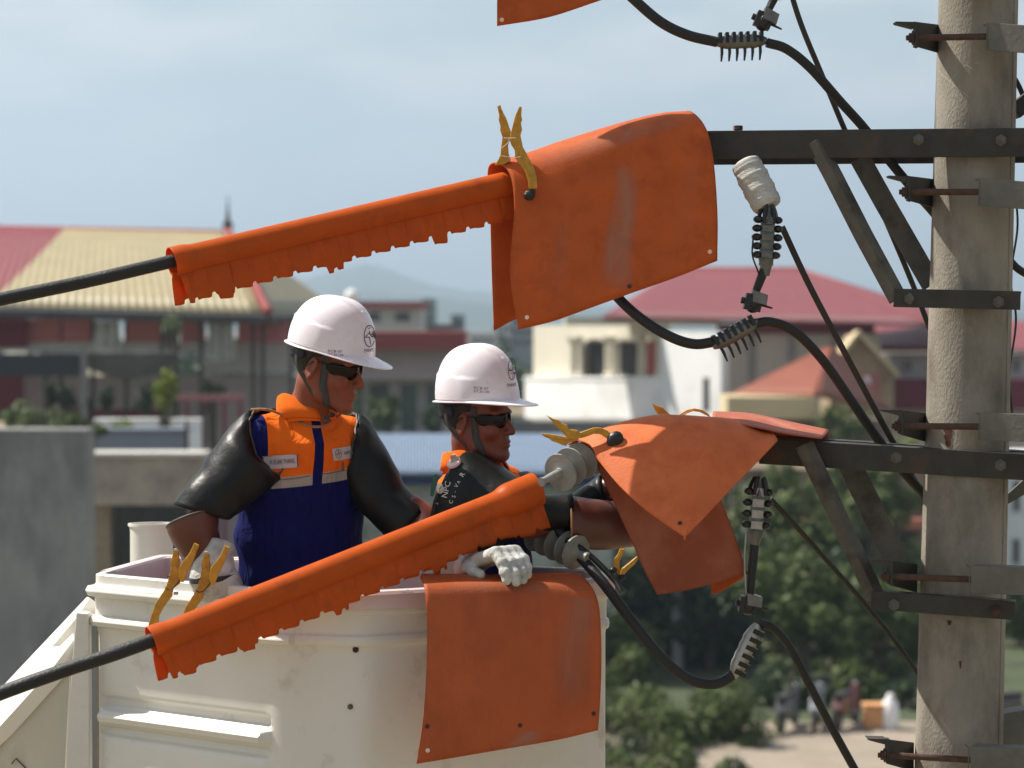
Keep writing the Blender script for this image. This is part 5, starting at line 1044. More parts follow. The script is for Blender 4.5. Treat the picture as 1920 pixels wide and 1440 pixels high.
for (py, off) in zs:
    z = zy(py) + 0; row = []
    for k, p in enumerate(ring):
        t = (p - plan[0]).dot(edge0) / e0l / e0l; dist = abs((p - plan[0]).cross(edge0.normalized()).z); on_left = dist < .03
        nrm = (ring[(k + 1) % 360] - ring[k - 1]).normalized(); nrm = Vector((nrm.y, -nrm.x, 0)); nrm = nrm if nrm.dot(p - cen) > 0 else -nrm
        o_ = off
        if py > 1200: f = min(1, max(0, min(t - .03, .955 - t) / .035)) if on_left else 0; o_ = off * f * f * (3 - 2 * f)
        elif not on_left: o_ = off * .35 if py < 1195 else 0
        row.append(Vector((p.x, p.y, z)) + nrm * o_)
    rows.append(row)
mb = MB(); mb.grid(rows, True); mb.build('shell', m_gel, bucket, fix=False)
inn = resample(rounded(INS(.03), .03), 360); mb = MB(); mb.grid([[Vector((p.x, p.y, rows[0][0].z)) for p in [r_ for r_ in rows[0]]], [Vector((p.x, p.y, rows[0][0].z)) for p in inn], [Vector((p.x, p.y, zr - H)) for p in inn]], True)
mb.build('inner_wall', m_gel, bucket, fix=False)
mb = MB(); fl = rounded(INS(.03), .03); mb.add([Vector((p.x, p.y, zr - .98)) for p in fl], [tuple(range(len(fl)))]); mb.add([Vector((p.x, p.y, zr - 1.12)) for p in fl], [tuple(range(len(fl)))]); mb.build('floor', m_gel, bucket, smooth=False)
# liner with rolled lip (on the far, right and front-right sides)
lin = resample(rounded(INS(.036), .03), 240); lip = []
for (k_in, dz) in ((.036, -.95), (.036, .004), (.034, .014), (.026, .020), (.010, .021), (-.006, .019), (-.013, .010), (-.014, -.030), (-.010, -.032), (-.006, -.004)):
    rg = resample(rounded(INS(k_in), .03), 240); row = []
    for k, p in enumerate(rg):
        lf = abs((lin[k] - plan[0]).cross(edge0.normalized()).z) < .12 and (lin[k] - plan[0]).dot(edge0) / e0l / e0l < 1.02
        q_ = Vector((p.x, p.y, zr + dz))
        if lf: q_ = Vector((lin[k].x, lin[k].y, zr + min(dz, -.03)))
        row.append(q_)
    lip.append(row)
mb = MB(); mb.grid(lip, True); mb.build('liner', m_pink, bucket, fix=False)
for (x, y, r_, m_) in ((667, 1218, .0065, m_rust), (657, 1325, .006, m_steel_l)):
    a = plan[1]; e = plan[2]; b_ = bvh_obj([q for q in bucket.children if q.name.startswith('shell')][0]); p = hit(b_, x, y, 0); bolt(p, r_, (p - Vector((cen.x, cen.y, p.z))).normalized(), .010, m_, bucket)
# side bracket on the left: vertical flange, web whose shade is painted in as a darker beige and slotted white strip
br = thing('mounting_bracket', P(100, 1440, 6.95), 'white slanted mounting bracket with slots beside the bucket', 'bracket')
dB = 6.97
mb = MB(); mb.prism(pxl([(143, 1149), (166, 1151), (168, 1500), (121, 1500), (128, 1330)], dB), (0, .05, 0)); bevel(mb.build('flange', m_gel, br, smooth=False), .003)
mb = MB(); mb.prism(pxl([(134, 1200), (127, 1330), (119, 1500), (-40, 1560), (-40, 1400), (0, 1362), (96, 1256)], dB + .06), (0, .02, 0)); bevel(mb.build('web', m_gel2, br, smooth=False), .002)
off = Vector((0, .13, 0))
mb = MB()
for q in ([(163, 1119), (169, 1121), (150, 1149), (142, 1160), (104, 1205), (98, 1212), (30, 1279), (-40, 1350), (-40, 1335), (28, 1262)],
          [(137, 1187), (139, 1199), (96, 1256), (0, 1362), (-40, 1400), (-40, 1351), (30, 1280), (98, 1213), (112, 1211), (120, 1204)],
          [(153, 1149), (167, 1149), (167, 1146), (156, 1145)]):
    mb.prism([P(x, y, dB + .10 - ((x - 163) * .73 + (y - 1119) * .68) * .0019) for x, y in q], (.03, .03, -.03))
mb.build('slotted_strip', M('bright_gelcoat', (.80, .79, .75), .3, var=.03), br, smooth=False)
mb = MB(); mb.prism(pxl([(100, 1210), (141, 1162), (139, 1200), (112, 1214)], dB + .14), (0, .01, 0)); mb.prism(pxl([(150, 1150), (172, 1122), (172, 1150)], dB + .14), (0, .01, 0)); mb.build('slot_backing', m_steel, br, smooth=False)
mb = MB(); mb.tube(pxl([(22, 1432), (30, 1422), (48, 1440), (60, 1458)], dB + .055), .002, 5); mb.build('marking', m_ink, br)
bm_ = thing('boom_tube', P(285, 1100, 7.75), 'short white round tube with lip and black band behind the bucket', 'tube')
a = P(285, 1135, 7.75); b_ = P(284, 981, 7.75); l = (b_ - a).length; mb = MB(); mb.lathe(a, b_, [(0, .073), (l * .9, .072), (l * .955, .074), (l * .97, .079), (l, .079), (l, .070), (l * .5, .068)], 36); mb.build('tube', m_gel, bm_)
mb = MB(); q1 = P(285, 1078, 7.75); q2 = P(285, 1060, 7.75); lb = (q2 - q1).length; mb.lathe(q1, q2, [(0, .0735), (.001, .0765), (lb * .45, .0765), (lb * .5, .0745), (lb * .55, .0765), (lb, .0765), (lb + .001, .0735)], 36); mb.build('band', m_blk, bm_)
# stencilled mark on the liner lip
bl_ = bvh_obj([q for q in bucket.children if q.name.startswith('liner')][0]); V2, F2 = txt_mesh('WMN'); decal('stencil', V2, F2, 763, 1107, 9, 13, 4, bl_, m_ink, bucket)
# ================================================================== THE TWO LINE WORKERS
FLOOR = zr - .975
def frame(yaw, pitch=0.0, roll=0.0):
    """yaw: turn from +X towards the camera; X forward, Y person's left, Z up"""
    F = Vector((math.cos(yaw), -math.sin(yaw), 0)); Lf = Vector((math.sin(yaw), math.cos(yaw), 0)); U = Vector((0, 0, 1))
    F2 = F * math.cos(pitch) - U * math.sin(pitch); U2 = F * math.sin(pitch) + U * math.cos(pitch)
    L3 = Lf * math.cos(roll) + U2 * math.sin(roll); U3 = U2 * math.cos(roll) - Lf * math.sin(roll); return (F2, L3, U3)
def loc(fr, o, p): return o + fr[0] * p[0] + fr[1] * p[1] + fr[2] * p[2]
def head_field(f, fr, o, k=1.0):
    g = lambda x, y, z: loc(fr, o, (x * k, y * k, z * k))
    A = fr
    f.ball(g(-.014, 0, .052), (.100 * k, .079 * k, .088 * k), 0, axes=A)
    f.ball(g(.028, 0, -.015), (.066 * k, .062 * k, .082 * k), .03, axes=A)
    for s in (-1, 1):
        f.cone(g(-.005, s * .058, -.03), g(.028, s * .050, -.062), .020 * k, .018 * k, .025)
        f.cone(g(.028, s * .050, -.062), g(.078, s * .014, -.086), .018 * k, .017 * k, .02)
        f.ball(g(.060, s * .040, -.018), (.028 * k, .024 * k, .022 * k), .02, axes=A)
        f.ball(g(.078, s * .030, .035), (.014 * k, .024 * k, .009 * k), .014, axes=A)
    f.ball(g(.082, 0, -.086), (.017 * k, .022 * k, .017 * k), .018, axes=A)
    f.ball(g(.074, 0, -.050), (.025 * k, .034 * k, .026 * k), .016, axes=A)
    for s in (-1, 1):
        f.ball(g(.098, s * .032, .016), (.014 * k, .019 * k, .011 * k), .010, 's', axes=A)
        f.ball(g(.078, s * .031, .016), (.013 * k,) * 3, .003, axes=A)
    f.cone(g(.086, 0, .022), g(.110, 0, -.014), .0085 * k, .0115 * k, .012)
    f.ball(g(.112, 0, -.020), (.011 * k, .012 * k, .010 * k), .006, axes=A)
    for s in (-1, 1): f.ball(g(.102, s * .012, -.023), (.010 * k, .008 * k, .007 * k), .005, axes=A)
    f.ball(g(.0955, 0, -.0475), (.0105 * k, .022 * k, .0062 * k), .005, axes=A)
    f.ball(g(.0945, 0, -.0600), (.0105 * k, .019 * k, .0072 * k), .005, axes=A)
    f.ball(g(.108, 0, -.0535), (.010 * k, .023 * k, .0016 * k), .002, 's', axes=A)
    for s in (-1, 1):
        e = (fr[0] * .96 + fr[2] * -.25).normalized(); E = (e, (fr[1] + fr[0] * -.28 * s).normalized(), fr[2])
        f.ball(g(-.006, s * .078, .002), (.017 * k, .0085 * k, .031 * k), .005, axes=E)
        f.ball(g(-.003, s * .0865, .006), (.010 * k, .005 * k, .019 * k), .003, 's', axes=E)
        f.ball(g(-.004, s * .082, -.022), (.008 * k, .006 * k, .009 * k), .004, axes=E)
        f.ball(g(.004, s * .083, .002), (.004 * k, .004 * k, .006 * k), .003, axes=E)
def body(name_thing, fr_h, ho, k, jt, skin):
    pts = [ho] + [v for kk, v in jt.items() if kk != 'tf']; A = np.array([list(p) for p in pts]); lo = A.min(0) - .16; hi = A.max(0) + .20; lo[2] = FLOOR - .01
    f = Field(lo, hi, .0045); head_field(f, fr_h, ho, k)
    T = jt['tf']; nb = jt['neck']
    f.cone(loc(fr_h, ho, (-.028, 0, -.055)), nb, .054, .062, .03)
    f.cone(jt['rs'], jt['ls'], .055, .055, .03); f.cone(nb, jt['chest'], .065, .10, .05); 
    f.cone(jt['chest'], jt['pelvis'], .120, .125, .05)
    for s in 'rl':
        f.cone(jt[s + 's'], jt[s + 'e'], .048, .038, .02); f.cone(jt[s + 'e'], jt[s + 'w'], .038, .026, .01)
        hd = (jt[s + 'w'] - jt[s + 'e']).normalized(); f.cone(jt[s + 'w'], jt[s + 'w'] + hd * .06, .024, .022, .01)
        sg = -1 if s == 'r' else 1; hp = jt['pelvis'] + T[1] * .09 * sg; kn = Vector((hp.x, hp.y, (hp.z + FLOOR) / 2 + .03)) + T[0] * .03; an = Vector((hp.x, hp.y, FLOOR + .07))
        f.cone(hp, kn, .085, .058, .03); f.cone(kn, an, .056, .038, .02); f.cone(an - Vector((0, 0, .02)), an + T[0] * .13 - Vector((0, 0, .035)), .038, .030, .02)
    V, F = f.mesh(); o = link_mesh('body', V, F, skin, name_thing); return o, bvh_of(V, F)
def loft(rings, n=36, close=False):
    """rings: (centre, axisU, axisV, ru, rv)"""
    G = []
    for (c, u, v, ru, rv) in rings:
        G.append([c + u * (ru * math.cos(2 * math.pi * i / n)) + v * (rv * math.sin(2 * math.pi * i / n)) for i in range(n)])
    return G
def tube_loft(pts, radii, n=40, sub=6, squash=None, start_n=None, end_n=None, wr=0.0, seed=0):
    """smooth tube through pts with radii; optional plane normals for the end rings; soft creases"""
    q = cr(pts, sub); rr = cr([Vector((r, (squash or [1] * len(radii))[i], 0)) for i, r in enumerate(radii)], sub); G = []; m = len(q); ref = None
    for i, p in enumerate(q):
        t = (q[min(i + 1, m - 1)] - q[max(i - 1, 0)]).normalized(); tn = t
        if start_n is not None: w = max(0, 1 - i / (m * .35)); tn = (tn * (1 - w) + Vector(start_n).normalized() * w).normalized()
        if end_n is not None: w = max(0, 1 - (m - 1 - i) / (m * .3)); tn = (tn * (1 - w) + Vector(end_n).normalized() * w).normalized()
        if ref is None: ref = Vector((0, 0, 1)) if abs(tn.z) < .85 else Vector((1, 0, 0))
        u = (ref - tn * ref.dot(tn)).normalized(); ref = u; v = tn.cross(u); row = []
        for k in range(n):
            a = 2 * math.pi * k / n; w_ = 1 + wr * math.sin(i * 1.1 + 2.2 * math.sin(a + seed)) * (.6 + .4 * math.sin(3 * a + seed)); row.append(p + (u * math.cos(a) + v * (math.sin(a) * rr[i].y)) * rr[i].x * w_)
        G.append(row)
    return G
def hug_rings(G, bvh, n=7, amt=.9, gap=.006):
    """pull the first rings of a sleeve onto the cloth under it"""
    for i in range(n):
        w = amt * (1 - i / n) ** 1.3
        for k in range(len(G[i])):
            h = bvh.find_nearest(G[i][k])
            if h[0] is not None: G[i][k] = G[i][k] * (1 - w) + (h[0] + h[1] * (gap + .004 * math.sin(k * 1.7))) * w
    return G
def garment(name, G, m, parent, t=.003, label=None):
    fl_ = [p for r_ in G for p in r_]; amp = .010 if name == 'rubber_sleeve' else .0035; nz_ = vnoise(fl_, 9.0 if name == 'rubber_sleeve' else 22.0, amp, 4); nf = len(G[0])
    for i_, r_ in enumerate(G):
        c_ = sum(r_, Vector()) / nf; w_ = min(1, i_ / 6, (len(G) - 1 - i_) / 3 + .3)
        for k_ in range(nf): dv = (r_[k_] - c_); r_[k_] = r_[k_] + dv.normalized() * nz_[i_ * nf + k_] * w_
    mb = MB(); mb.grid(G, True); o = mb.build(name, m, parent, fix=False, label=label); solid(o, t, 0); return o
def shell_tube(bvh, pts, w, t, name, m, parent, lift=.002, flip=1):
    """ribbon that hugs a surface"""
    q = cr(pts, 8); V = []; F = []
    for i, p in enumerate(q):
        h = bvh.find_nearest(p); nn = (p - h[0]); nrm = h[1]; pp = h[0] + nrm * lift
        if (p - h[0]).length > .03: pp = p
        tg = (q[min(i + 1, len(q) - 1)] - q[max(0, i - 1)]).normalized(); s = tg.cross(nrm).normalized()
        V += [pp - s * w / 2, pp + s * w / 2]
    for i in range(len(q) - 1): F.append((2 * i, 2 * i + 1, 2 * i + 3, 2 * i + 2))
    return solid(link_mesh(name, V, F, m, parent), t, 1)
def helmet(t, fr, o, k, name='helmet', ht=.158):
    """shell with crown rib, side ledge, front peak and rear lip; origin at rim centre"""
    hp = thing(name + '_tmp', o, None, None); bpy.data.objects.remove(hp)
    n = 120; rows = []; Hh = ht * k; ax_, by = .129 * k, .108 * k
    def pt(a, v):
        # a: angle from front, v: 0 rim .. 1 top
        z = Hh * math.sin(v * math.pi / 2) ** 1.0; c = max(0.0, math.cos(v * math.pi / 2)) ** .78
        x = ax_ * math.cos(a) * c; y = by * math.sin(a) * c
        # fuller back, straighter front
        x += -.006 * k * math.sin(v * math.pi)
        bump = 0.0
        yy = y / k; xx = x / k
        rib = 1 / (1 + math.exp((abs(yy) - .030) / .0018)) * (1 if z / k > .075 else max(0, (z / k - .055) / .02)); bump += .0058 * k * rib
        bump += -.003 * k * math.exp(-((abs(yy) - .013) / .004) ** 2) * (1 if z / k > .12 else 0)
        led = .073 + .0 * xx + .13 * max(0, xx + .02) * 0 - .16 * (xx + .10) * .55
        if xx < .055: bump += .0050 * k * (1 / (1 + math.exp((z / k - led) / .0009))) * min(1, max(0, (.055 - xx) / .05)) * min(1, abs(yy) / .03)
        nrm = Vector((x / ax_ ** 2, y / by ** 2, z / Hh ** 2 + 1e-6)); nrm.normalize()
        return Vector((x, y, z)) + nrm * bump
    for j in range(47):
        v = j / 46; rows.append([loc(fr, o, pt(2 * math.pi * i / n, v)) for i in range(n)])
    # flare and peak below the rim
    def brim(a, e):
        ca, sa = math.cos(a), math.sin(a); fpeak = max(0, ca) ** 1.6; back = max(0, -ca) ** 2
        w = (.007 + .052 * fpeak + .006 * back) * k * e; dz = (-.002 - .006 * e - .013 * fpeak * e ** 1.3 + .001 * back) * k
        return Vector(((ax_ * ca) + ca * w, by * sa + sa * w * .8, dz))
    low = [[loc(fr, o, brim(2 * math.pi * i / n, e)) for i in range(n)] for e in (1.0, .97, .8, .6, .4, .2, .05)]
    G = low + rows; mb = MB(); mb.grid(G, True); mb.F.append(tuple((len(G) - 1) * n + i for i in range(n)))
    h = mb.build('helmet', m_white, t, fix=False); solid(h, .0025 * k, -1)
    # rolled edge
    mb = MB(); rim = [loc(fr, o, brim(2 * math.pi * i / 80, 1.0)) for i in range(81)]; mb.tube(rim, .0022 * k, 8, False); e_ = mb.build('rolled_rim', m_white, h)
    ORG[e_.name] = ORG[t.name]
    mb = MB()
    for q_ in ((-.02, -.012), (-.005, -.010), (.012, -.012)): p = loc(fr, o, (q_[0] * k, q_[1] * k, Hh + .0022)); mb.ell(p, (.003, .0016, .0012), axes=fr, n=8)
    mb.build('vent', m_ink, h)
    return h
def glasses(t, fr, o, k):
    """wrap-round dark glasses"""
    root = None; g = lambda x, y, z: loc(fr, o, (x * k, y * k, z * k)); objs = []
    fm = MB(); 
    for s in (-1, 1):
        V = []; rows = []
        for i in range(15):
            a = R(6 + 62 * i / 14); f = i / 14; zt = .034 - .006 * f; zb = -.006 + .012 * f ** 2 - .004 * math.sin(f * math.pi) - (0 if f > .12 else -.012 * (1 - f / .12))
            if f > .85: zt -= .006 * (f - .85) / .15; zb += .008 * (f - .85) / .15
            row = []
            for j in range(7):
                z = zb + (zt - zb) * j / 6; r_ = .099 - .012 * f + .003 * math.sin(math.pi * j / 6); row.append(g(r_ * math.cos(a) + .001, s * r_ * math.sin(a) * .88, z))
            rows.append(row)
        mb = MB(); mb.grid(rows); objs.append(solid(mb.build('lens', m_lens, t), .0022))
        fm.tube([rows[i][6] for i in range(15)] , .0019 * k, 6); fm.tube([rows[i][0] for i in range(15)], .0012 * k, 6)
        fm.tube([rows[14][5], g(.028, s * .080, .024), g(-.006, s * .084, .018), g(-.018, s * .082, .004)], [.0024, .0028, .0026, .002], 6)
    fm.tube([g(.099, -.010, .021), g(.104, 0, .018), g(.099, .010, .021)], .002, 6)
    fm.build('glasses_frame', m_blk, t)
def mitten(t, name, m, w, kn, pn, spread, curl, size=1.0, rad=.0125, thumb=1, label=None, palm_r=(.030, .028)):
    """hand inside a leather glove: w wrist, kn knuckle centre, pn back-of-hand normal, spread: direction across the knuckles from index to little finger; curl: list of bend angles per joint"""
    d = (kn - w).normalized(); s = (spread - d * spread.dot(d)).normalized(); nrm = (pn - d * pn.dot(d) - s * pn.dot(s)).normalized()
    P0 = w - d * .05; allp = [w - d * .09, kn + d * .12, kn - nrm * .14, kn + s * .08, kn - s * .10, w + nrm * .05]; A = np.array([list(p) for p in allp]); f = Field(A.min(0) - .05, A.max(0) + .05, .0026)
    f.cone(w - d * .03, w + d * .01, .034 * size, .032 * size, .0)
    for u in (-.030, -.010, .010, .030): f.cone(w + d * .015 + s * u * .6 * size, kn + s * u * size, .0175 * size, .0165 * size, .014)
    L_ = [(.040, .025, .020), (.045, .029, .021), (.042, .027, .020), (.034, .021, .018)]
    for i, u in enumerate((-.033, -.011, .011, .032)):
        p = kn + s * u * size; ang = 0; dirn = (d + s * (u * 2.2)).normalized()
        for j in range(3):
            ang += curl[i][j]; dd = dirn * math.cos(ang) - nrm * math.sin(ang); q = p + dd * L_[i][j] * size
            f.cone(p, q, rad * (1.03 - .07 * j) * size, rad * (.98 - .08 * j) * size, .0035 if j else .009); f.ball(p, rad * 1.08 * size, .003); p = q
    tb = w + d * .030 - s * .030 * size - nrm * .010; t1 = tb + (d * .6 - s * .55 * thumb - nrm * .35).normalized() * .042 * size; t2 = t1 + (d * .85 - s * .15 * thumb - nrm * .35).normalized() * .034 * size
    f.cone(w + d * .01 - s * .015, tb, .022 * size, .018 * size, .012); f.cone(tb, t1, .017 * size, .0145 * size, .008); f.cone(t1, t2, .0142 * size, .012 * size, .004)
    V, F = f.mesh(); n_ = vnoise(V, 38.0, .0012, 5); V = V + np.array([[0, 0, 1]]) * np.array(n_)[:, None]; o = link_mesh(name, V, F, m, t, label=label); return o

# jacket material: bands laid out in body coordinates (u across, v up, w forward) stored on the mesh
def jacket_mat(vs0, vs1, pl0, pl1, slope, sl):
    m = bpy.data.materials.new('work_jacket'); m.use_nodes = True; nt = m.node_tree; n = nt.nodes; l = nt.links.new; b = n['Principled BSDF']; b.inputs['Roughness'].default_value = .82; b.inputs['Specular IOR Level'].default_value = .12
    at = n.new('ShaderNodeAttribute'); at.attribute_name = 'tc'; sp = n.new('ShaderNodeSeparateXYZ'); l(at.outputs['Vector'], sp.inputs[0])
    def mth(op, a, b_):
        q = n.new('ShaderNodeMath'); q.operation = op
        for i, x in enumerate((a, b_)):
            if isinstance(x, (int, float)): q.inputs[i].default_value = x
            else: l(x, q.inputs[i])
        return q.outputs[0]
    au = mth('ABSOLUTE', sp.outputs['X'], 0); vv = mth('SUBTRACT', sp.outputs['Y'], mth('MULTIPLY', sp.outputs['X'], slope))
    up_ = mth('GREATER_THAN', vv, vs0); tp = mth('MULTIPLY', up_, mth('LESS_THAN', vv, vs1)); org_ = mth('MULTIPLY', mth('GREATER_THAN', vv, vs1), mth('MULTIPLY', mth('GREATER_THAN', sp.outputs['X'], -sl), mth('LESS_THAN', sp.outputs['X'], .20)))
    pk = mth('MULTIPLY', mth('GREATER_THAN', sp.outputs['X'], pl0), mth('LESS_THAN', sp.outputs['X'], pl1)); pk = mth('MULTIPLY', pk, mth('GREATER_THAN', sp.outputs['Z'], 0.0)); npk = mth('SUBTRACT', 1.0, pk)
    tp = mth('MULTIPLY', mth('MULTIPLY', tp, npk), mth('MULTIPLY', mth('GREATER_THAN', sp.outputs['X'], -sl), mth('LESS_THAN', sp.outputs['X'], .20))); org_ = mth('MULTIPLY', org_, npk)
    no = n.new('ShaderNodeTexNoise'); no.inputs['Scale'].default_value = 7; no.inputs['Detail'].default_value = 6; tcn = n.new('ShaderNodeTexCoord'); l(tcn.outputs['Object'], no.inputs[0]); mr = n.new('ShaderNodeMapRange'); mr.inputs['To Min'].default_value = .82; mr.inputs['To Max'].default_value = 1.1; l(no.outputs['Fac'], mr.inputs['Value'])
    def mix(f_, a, c):
        q = n.new('ShaderNodeMix'); q.data_type = 'RGBA'; l(f_, q.inputs[0])
        if isinstance(a, tuple): q.inputs['A'].default_value = a + (1,)
        else: l(a, q.inputs['A'])
        q.inputs['B'].default_value = c + (1,); return q.outputs['Result']
    c = mix(org_, (.006, .008, .085), (.85, .15, .008)); c = mix(tp, c, (.36, .33, .28)); vm = n.new('ShaderNodeVectorMath'); vm.operation = 'SCALE'; l(c, vm.inputs[0]); l(mr.outputs[0], vm.inputs['Scale']); l(vm.outputs[0], b.inputs['Base Color'])
    # piping below the tape and placket edge as relief
    n2 = n.new('ShaderNodeTexNoise'); n2.inputs['Scale'].default_value = 16; n2.inputs['Detail'].default_value = 3; n2.inputs['Distortion'].default_value = 1.2; mp = n.new('ShaderNodeMapping'); mp.inputs['Scale'].default_value = (1, 1, .45); l(tcn.outputs['Object'], mp.inputs[0]); l(mp.outputs[0], n2.inputs[0])
    hh = mth('ADD', mth('MULTIPLY', n2.outputs['Fac'], 1.0), mth('MULTIPLY', pk, .12)); bu = n.new('ShaderNodeBump'); bu.inputs['Strength'].default_value = .8; bu.inputs['Distance'].default_value = .025; l(hh, bu.inputs['Height']); l(bu.outputs[0], b.inputs['Normal'])
    return m
def jacket(t, jt, m, org, w=1.0, belly=1.0, arm=True, name='jacket'):
    T = jt['tf']; pts = [jt['rs'], jt['ls'], jt['pelvis'], jt['neck'], jt['re'], jt['le']]; A = np.array([list(p) for p in pts]); f = Field(A.min(0) - .22, A.max(0) + .2, .0055)
    AX = (T[1], T[2], T[0]); fl = .66
    c = jt['chest']; pv = jt['pelvis']
    f.cone(pv, pv * .5 + c * .5, .175 * w * belly, .180 * w, .0, axes=AX, flat=fl)
    f.cone(pv * .5 + c * .5, c + T[2] * .02, .180 * w, .188 * w, .03, axes=AX, flat=fl + .04)
    f.cone(jt['rs'] * .8 + jt['ls'] * .2 - T[2] * .01, jt['ls'] * .8 + jt['rs'] * .2 - T[2] * .01, .070, .070, .05)
    f.cone(jt['rs'], jt['ls'], .060, .060, .03)
    f.cone(jt['neck'] - T[2] * .02, jt['neck'] - T[2] * .06, .075, .11, .05)
    for s in 'rl': f.cone(jt[s + 's'], jt[s + 's'] * .35 + jt[s + 'e'] * .65, .058, .046, .03)
    # soft folds
    if True:
        g = f.D; 
    V, F = f.mesh()
    rel = V - np.array(list(org)); U = rel @ np.array(list(T[1])); Vv = rel @ np.array(list(T[2])); W = rel @ np.array(list(T[0]))
    fold = .0045 * np.sin(Vv * 46 + 5 * U * 3 + 1.5 * np.sin(U * 22)) * np.clip((-.02 - Vv) / .1, 0, 1) + .004 * np.sin(U * 60 + Vv * 18 + 1.2 * np.sin(Vv * 25)) * np.clip((Vv + .02) / .06, 0, 1) * np.clip((.14 - abs(U)) / .05, 0.2, 1)
    nn = np.array(vnoise(V, 11.0, .006, 2)); nrm = rel.copy(); nrm[:, 2] *= .2; nrm /= np.linalg.norm(nrm, axis=1)[:, None] + 1e-9; V = V + nrm * (fold + nn)[:, None]
    o = link_mesh(name, V, F, m, t, attrs={'tc': np.stack([U, Vv, W], 1)}); return o, bvh_of(V, F)
def collar(t, jt, nc, tilt, r0, r1, h, m, front, parent=None):
    """stand collar: ring open at the front"""
    T = jt['tf']; up = (T[2] + front * tilt).normalized(); s = up.cross(front).normalized(); fw = s.cross(up); rows = []
    n = 40
    for (e, rr) in ((0, r0 * 1.06), (.25, r0), (.6, (r0 + r1) / 2), (.9, r1), (1.0, r1 * 1.03), (1.02, r1 * 1.08), (.92, r1 * 1.13), (.6, (r0 + r1) / 2 * 1.12), (.15, r0 * 1.12)):
        row = []
        for i in range(n + 1):
            a = R(14) + R(332) * i / n; hh = h * (1 - .45 * max(0, math.cos(a)) ** 1.5)
            row.append(nc + (fw * math.cos(a) * 1.1 - s * math.sin(a)) * rr + up * (hh * e) + up * (-.02 * max(0, math.cos(a)) ** 2))
        rows.append(row)
    mb = MB(); mb.grid(rows); return solid(mb.build('collar', m, t, fix=False), .0025)

# ---------------------------------------------------------------- worker one
DH = 6.86
w1 = thing('person', Vector((P(565, 900, 6.97).x, 6.97, FLOOR)), 'worker in orange and navy jacket facing us, head turned aside and down', 'person', None)
fh = frame(R(22), R(15), R(0)); k1 = 1.10
ear = P(583, 690, DH - .075); ho1 = ear - (fh[0] * (-.006 * k1) + fh[1] * (-.080 * k1))
tf = frame(R(66), R(3), 0)
nb = P(578, 788, 6.93)
j1 = dict(tf=tf, neck=nb, chest=P(566, 905, 6.98), pelvis=P(560, 1105, 7.02), rs=P(482, 820, 6.885), ls=P(658, 822, 7.02), re=P(374, 978, 6.79), le=P(765, 990, 6.92), rw=P(398, 1062, 6.80), lw=P(838, 1062, 6.76))
bo1, bv1 = body(w1, fh, ho1, k1, j1, m_skin)
org1 = P(566, 880, 6.98)
# placket centre measured where the front surface lies
jm1 = jacket_mat(-.030, .004, -.0135, .0175, .10, .140)
ja1, jb1 = jacket(w1, j1, jm1, org1, w=1.06)
collar(w1, j1, P(577, 792, 6.925), -.36, .080, .068, .092, m_orc, frame(R(48))[0])
he1 = helmet(w1, frame(R(22), R(12), 0), loc(fh, ho1, (.004, 0, .058 * k1)) , 1.05, ht=.145); glasses(w1, fh, ho1, k1)
hb1 = bvh_obj(he1)
def hairband(t, fr, o, k, m):
    f = Field(np.array(list(o)) - .16, np.array(list(o)) + .18, .004); g = lambda x, y, z: loc(fr, o, (x * k, y * k, z * k))
    f.ball(g(-.018, 0, .050), (.100 * k, .082 * k, .090 * k), 0, axes=fr); f.ball(g(.070, 0, .020), (.070 * k, .12 * k, .075 * k), .004, 's', axes=fr)
    for s in (-1, 1): f.ball(g(.008, s * .085, -.010), (.036 * k, .035 * k, .046 * k), .004, 's', axes=fr)
    f.ball(g(-.005, 0, -.060), (.12 * k, .09 * k, .052 * k), .006, 's', axes=fr)
    V, F = f.mesh(); return link_mesh('hair', V, F, m, t)
hairband(w1, fh, ho1, k1, m_hair)
def straps(t, fr, o, k, bv, m):
    g = lambda x, y, z: loc(fr, o, (x * k, y * k, z * k))
    for s in (-1, 1):
        shell_tube(bv, [g(.030, s * .078, .050), g(.030, s * .074, .015), g(.032, s * .070, -.02), g(.038, s * .060, -.055), g(.050, s * .044, -.082)], .019 * k, .0016, 'chin_strap', m, t, .003)
        mb = MB(); q = cr([g(-.060, s * .074, .045), g(-.050, s * .074, .0), g(-.022, s * .070, -.032), g(.012, s * .060, -.068), g(.050, s * .042, -.086), g(.058, s * .022, -.098)], 6)
        V = []; F = []
        for i, p in enumerate(q):
            tg = (q[min(i + 1, len(q) - 1)] - q[max(0, i - 1)]).normalized(); nr = fr[1] * s; w = tg.cross(nr).normalized() * .0062 * k; pp = p + nr * .0045; V += [pp - w, pp + w]
        for i in range(len(q) - 1): F.append((2 * i, 2 * i + 1, 2 * i + 3, 2 * i + 2))
        solid(link_mesh('chin_strap', V, F, m, t), .002)
    shell_tube(bv, [g(.046, -.046, -.084), g(.058, -.022, -.102), g(.060, 0, -.106), g(.058, .022, -.102), g(.046, .046, -.084)], .014 * k, .0016, 'chin_strap', m, t, .003)
    # rear cradle hanging from the helmet
    V = []; F = []; n = 22
    for i in range(n + 1):
        a = R(105) + R(150) * i / n; r_ = 1.0
        for z in (.052, .022): V.append(g(-.010 + .098 * math.cos(a), .086 * math.sin(a), z - .012 * abs(math.cos(a)) * (z < .03)))
    for i in range(n): F.append((2 * i, 2 * i + 1, 2 * i + 3, 2 * i + 2))
    solid(link_mesh('headband', V, F, m_navy_band, t), .003)
straps(w1, fh, ho1, k1, bv1, m_strap)
mb = MB(); p = P(622, 778, 6.80); mb.ell(p, (.010, .006, .007)); mb.box(P(613, 783, 6.80), (.018, .006, .010)); mb.build('strap_buckle', m_blk, w1)
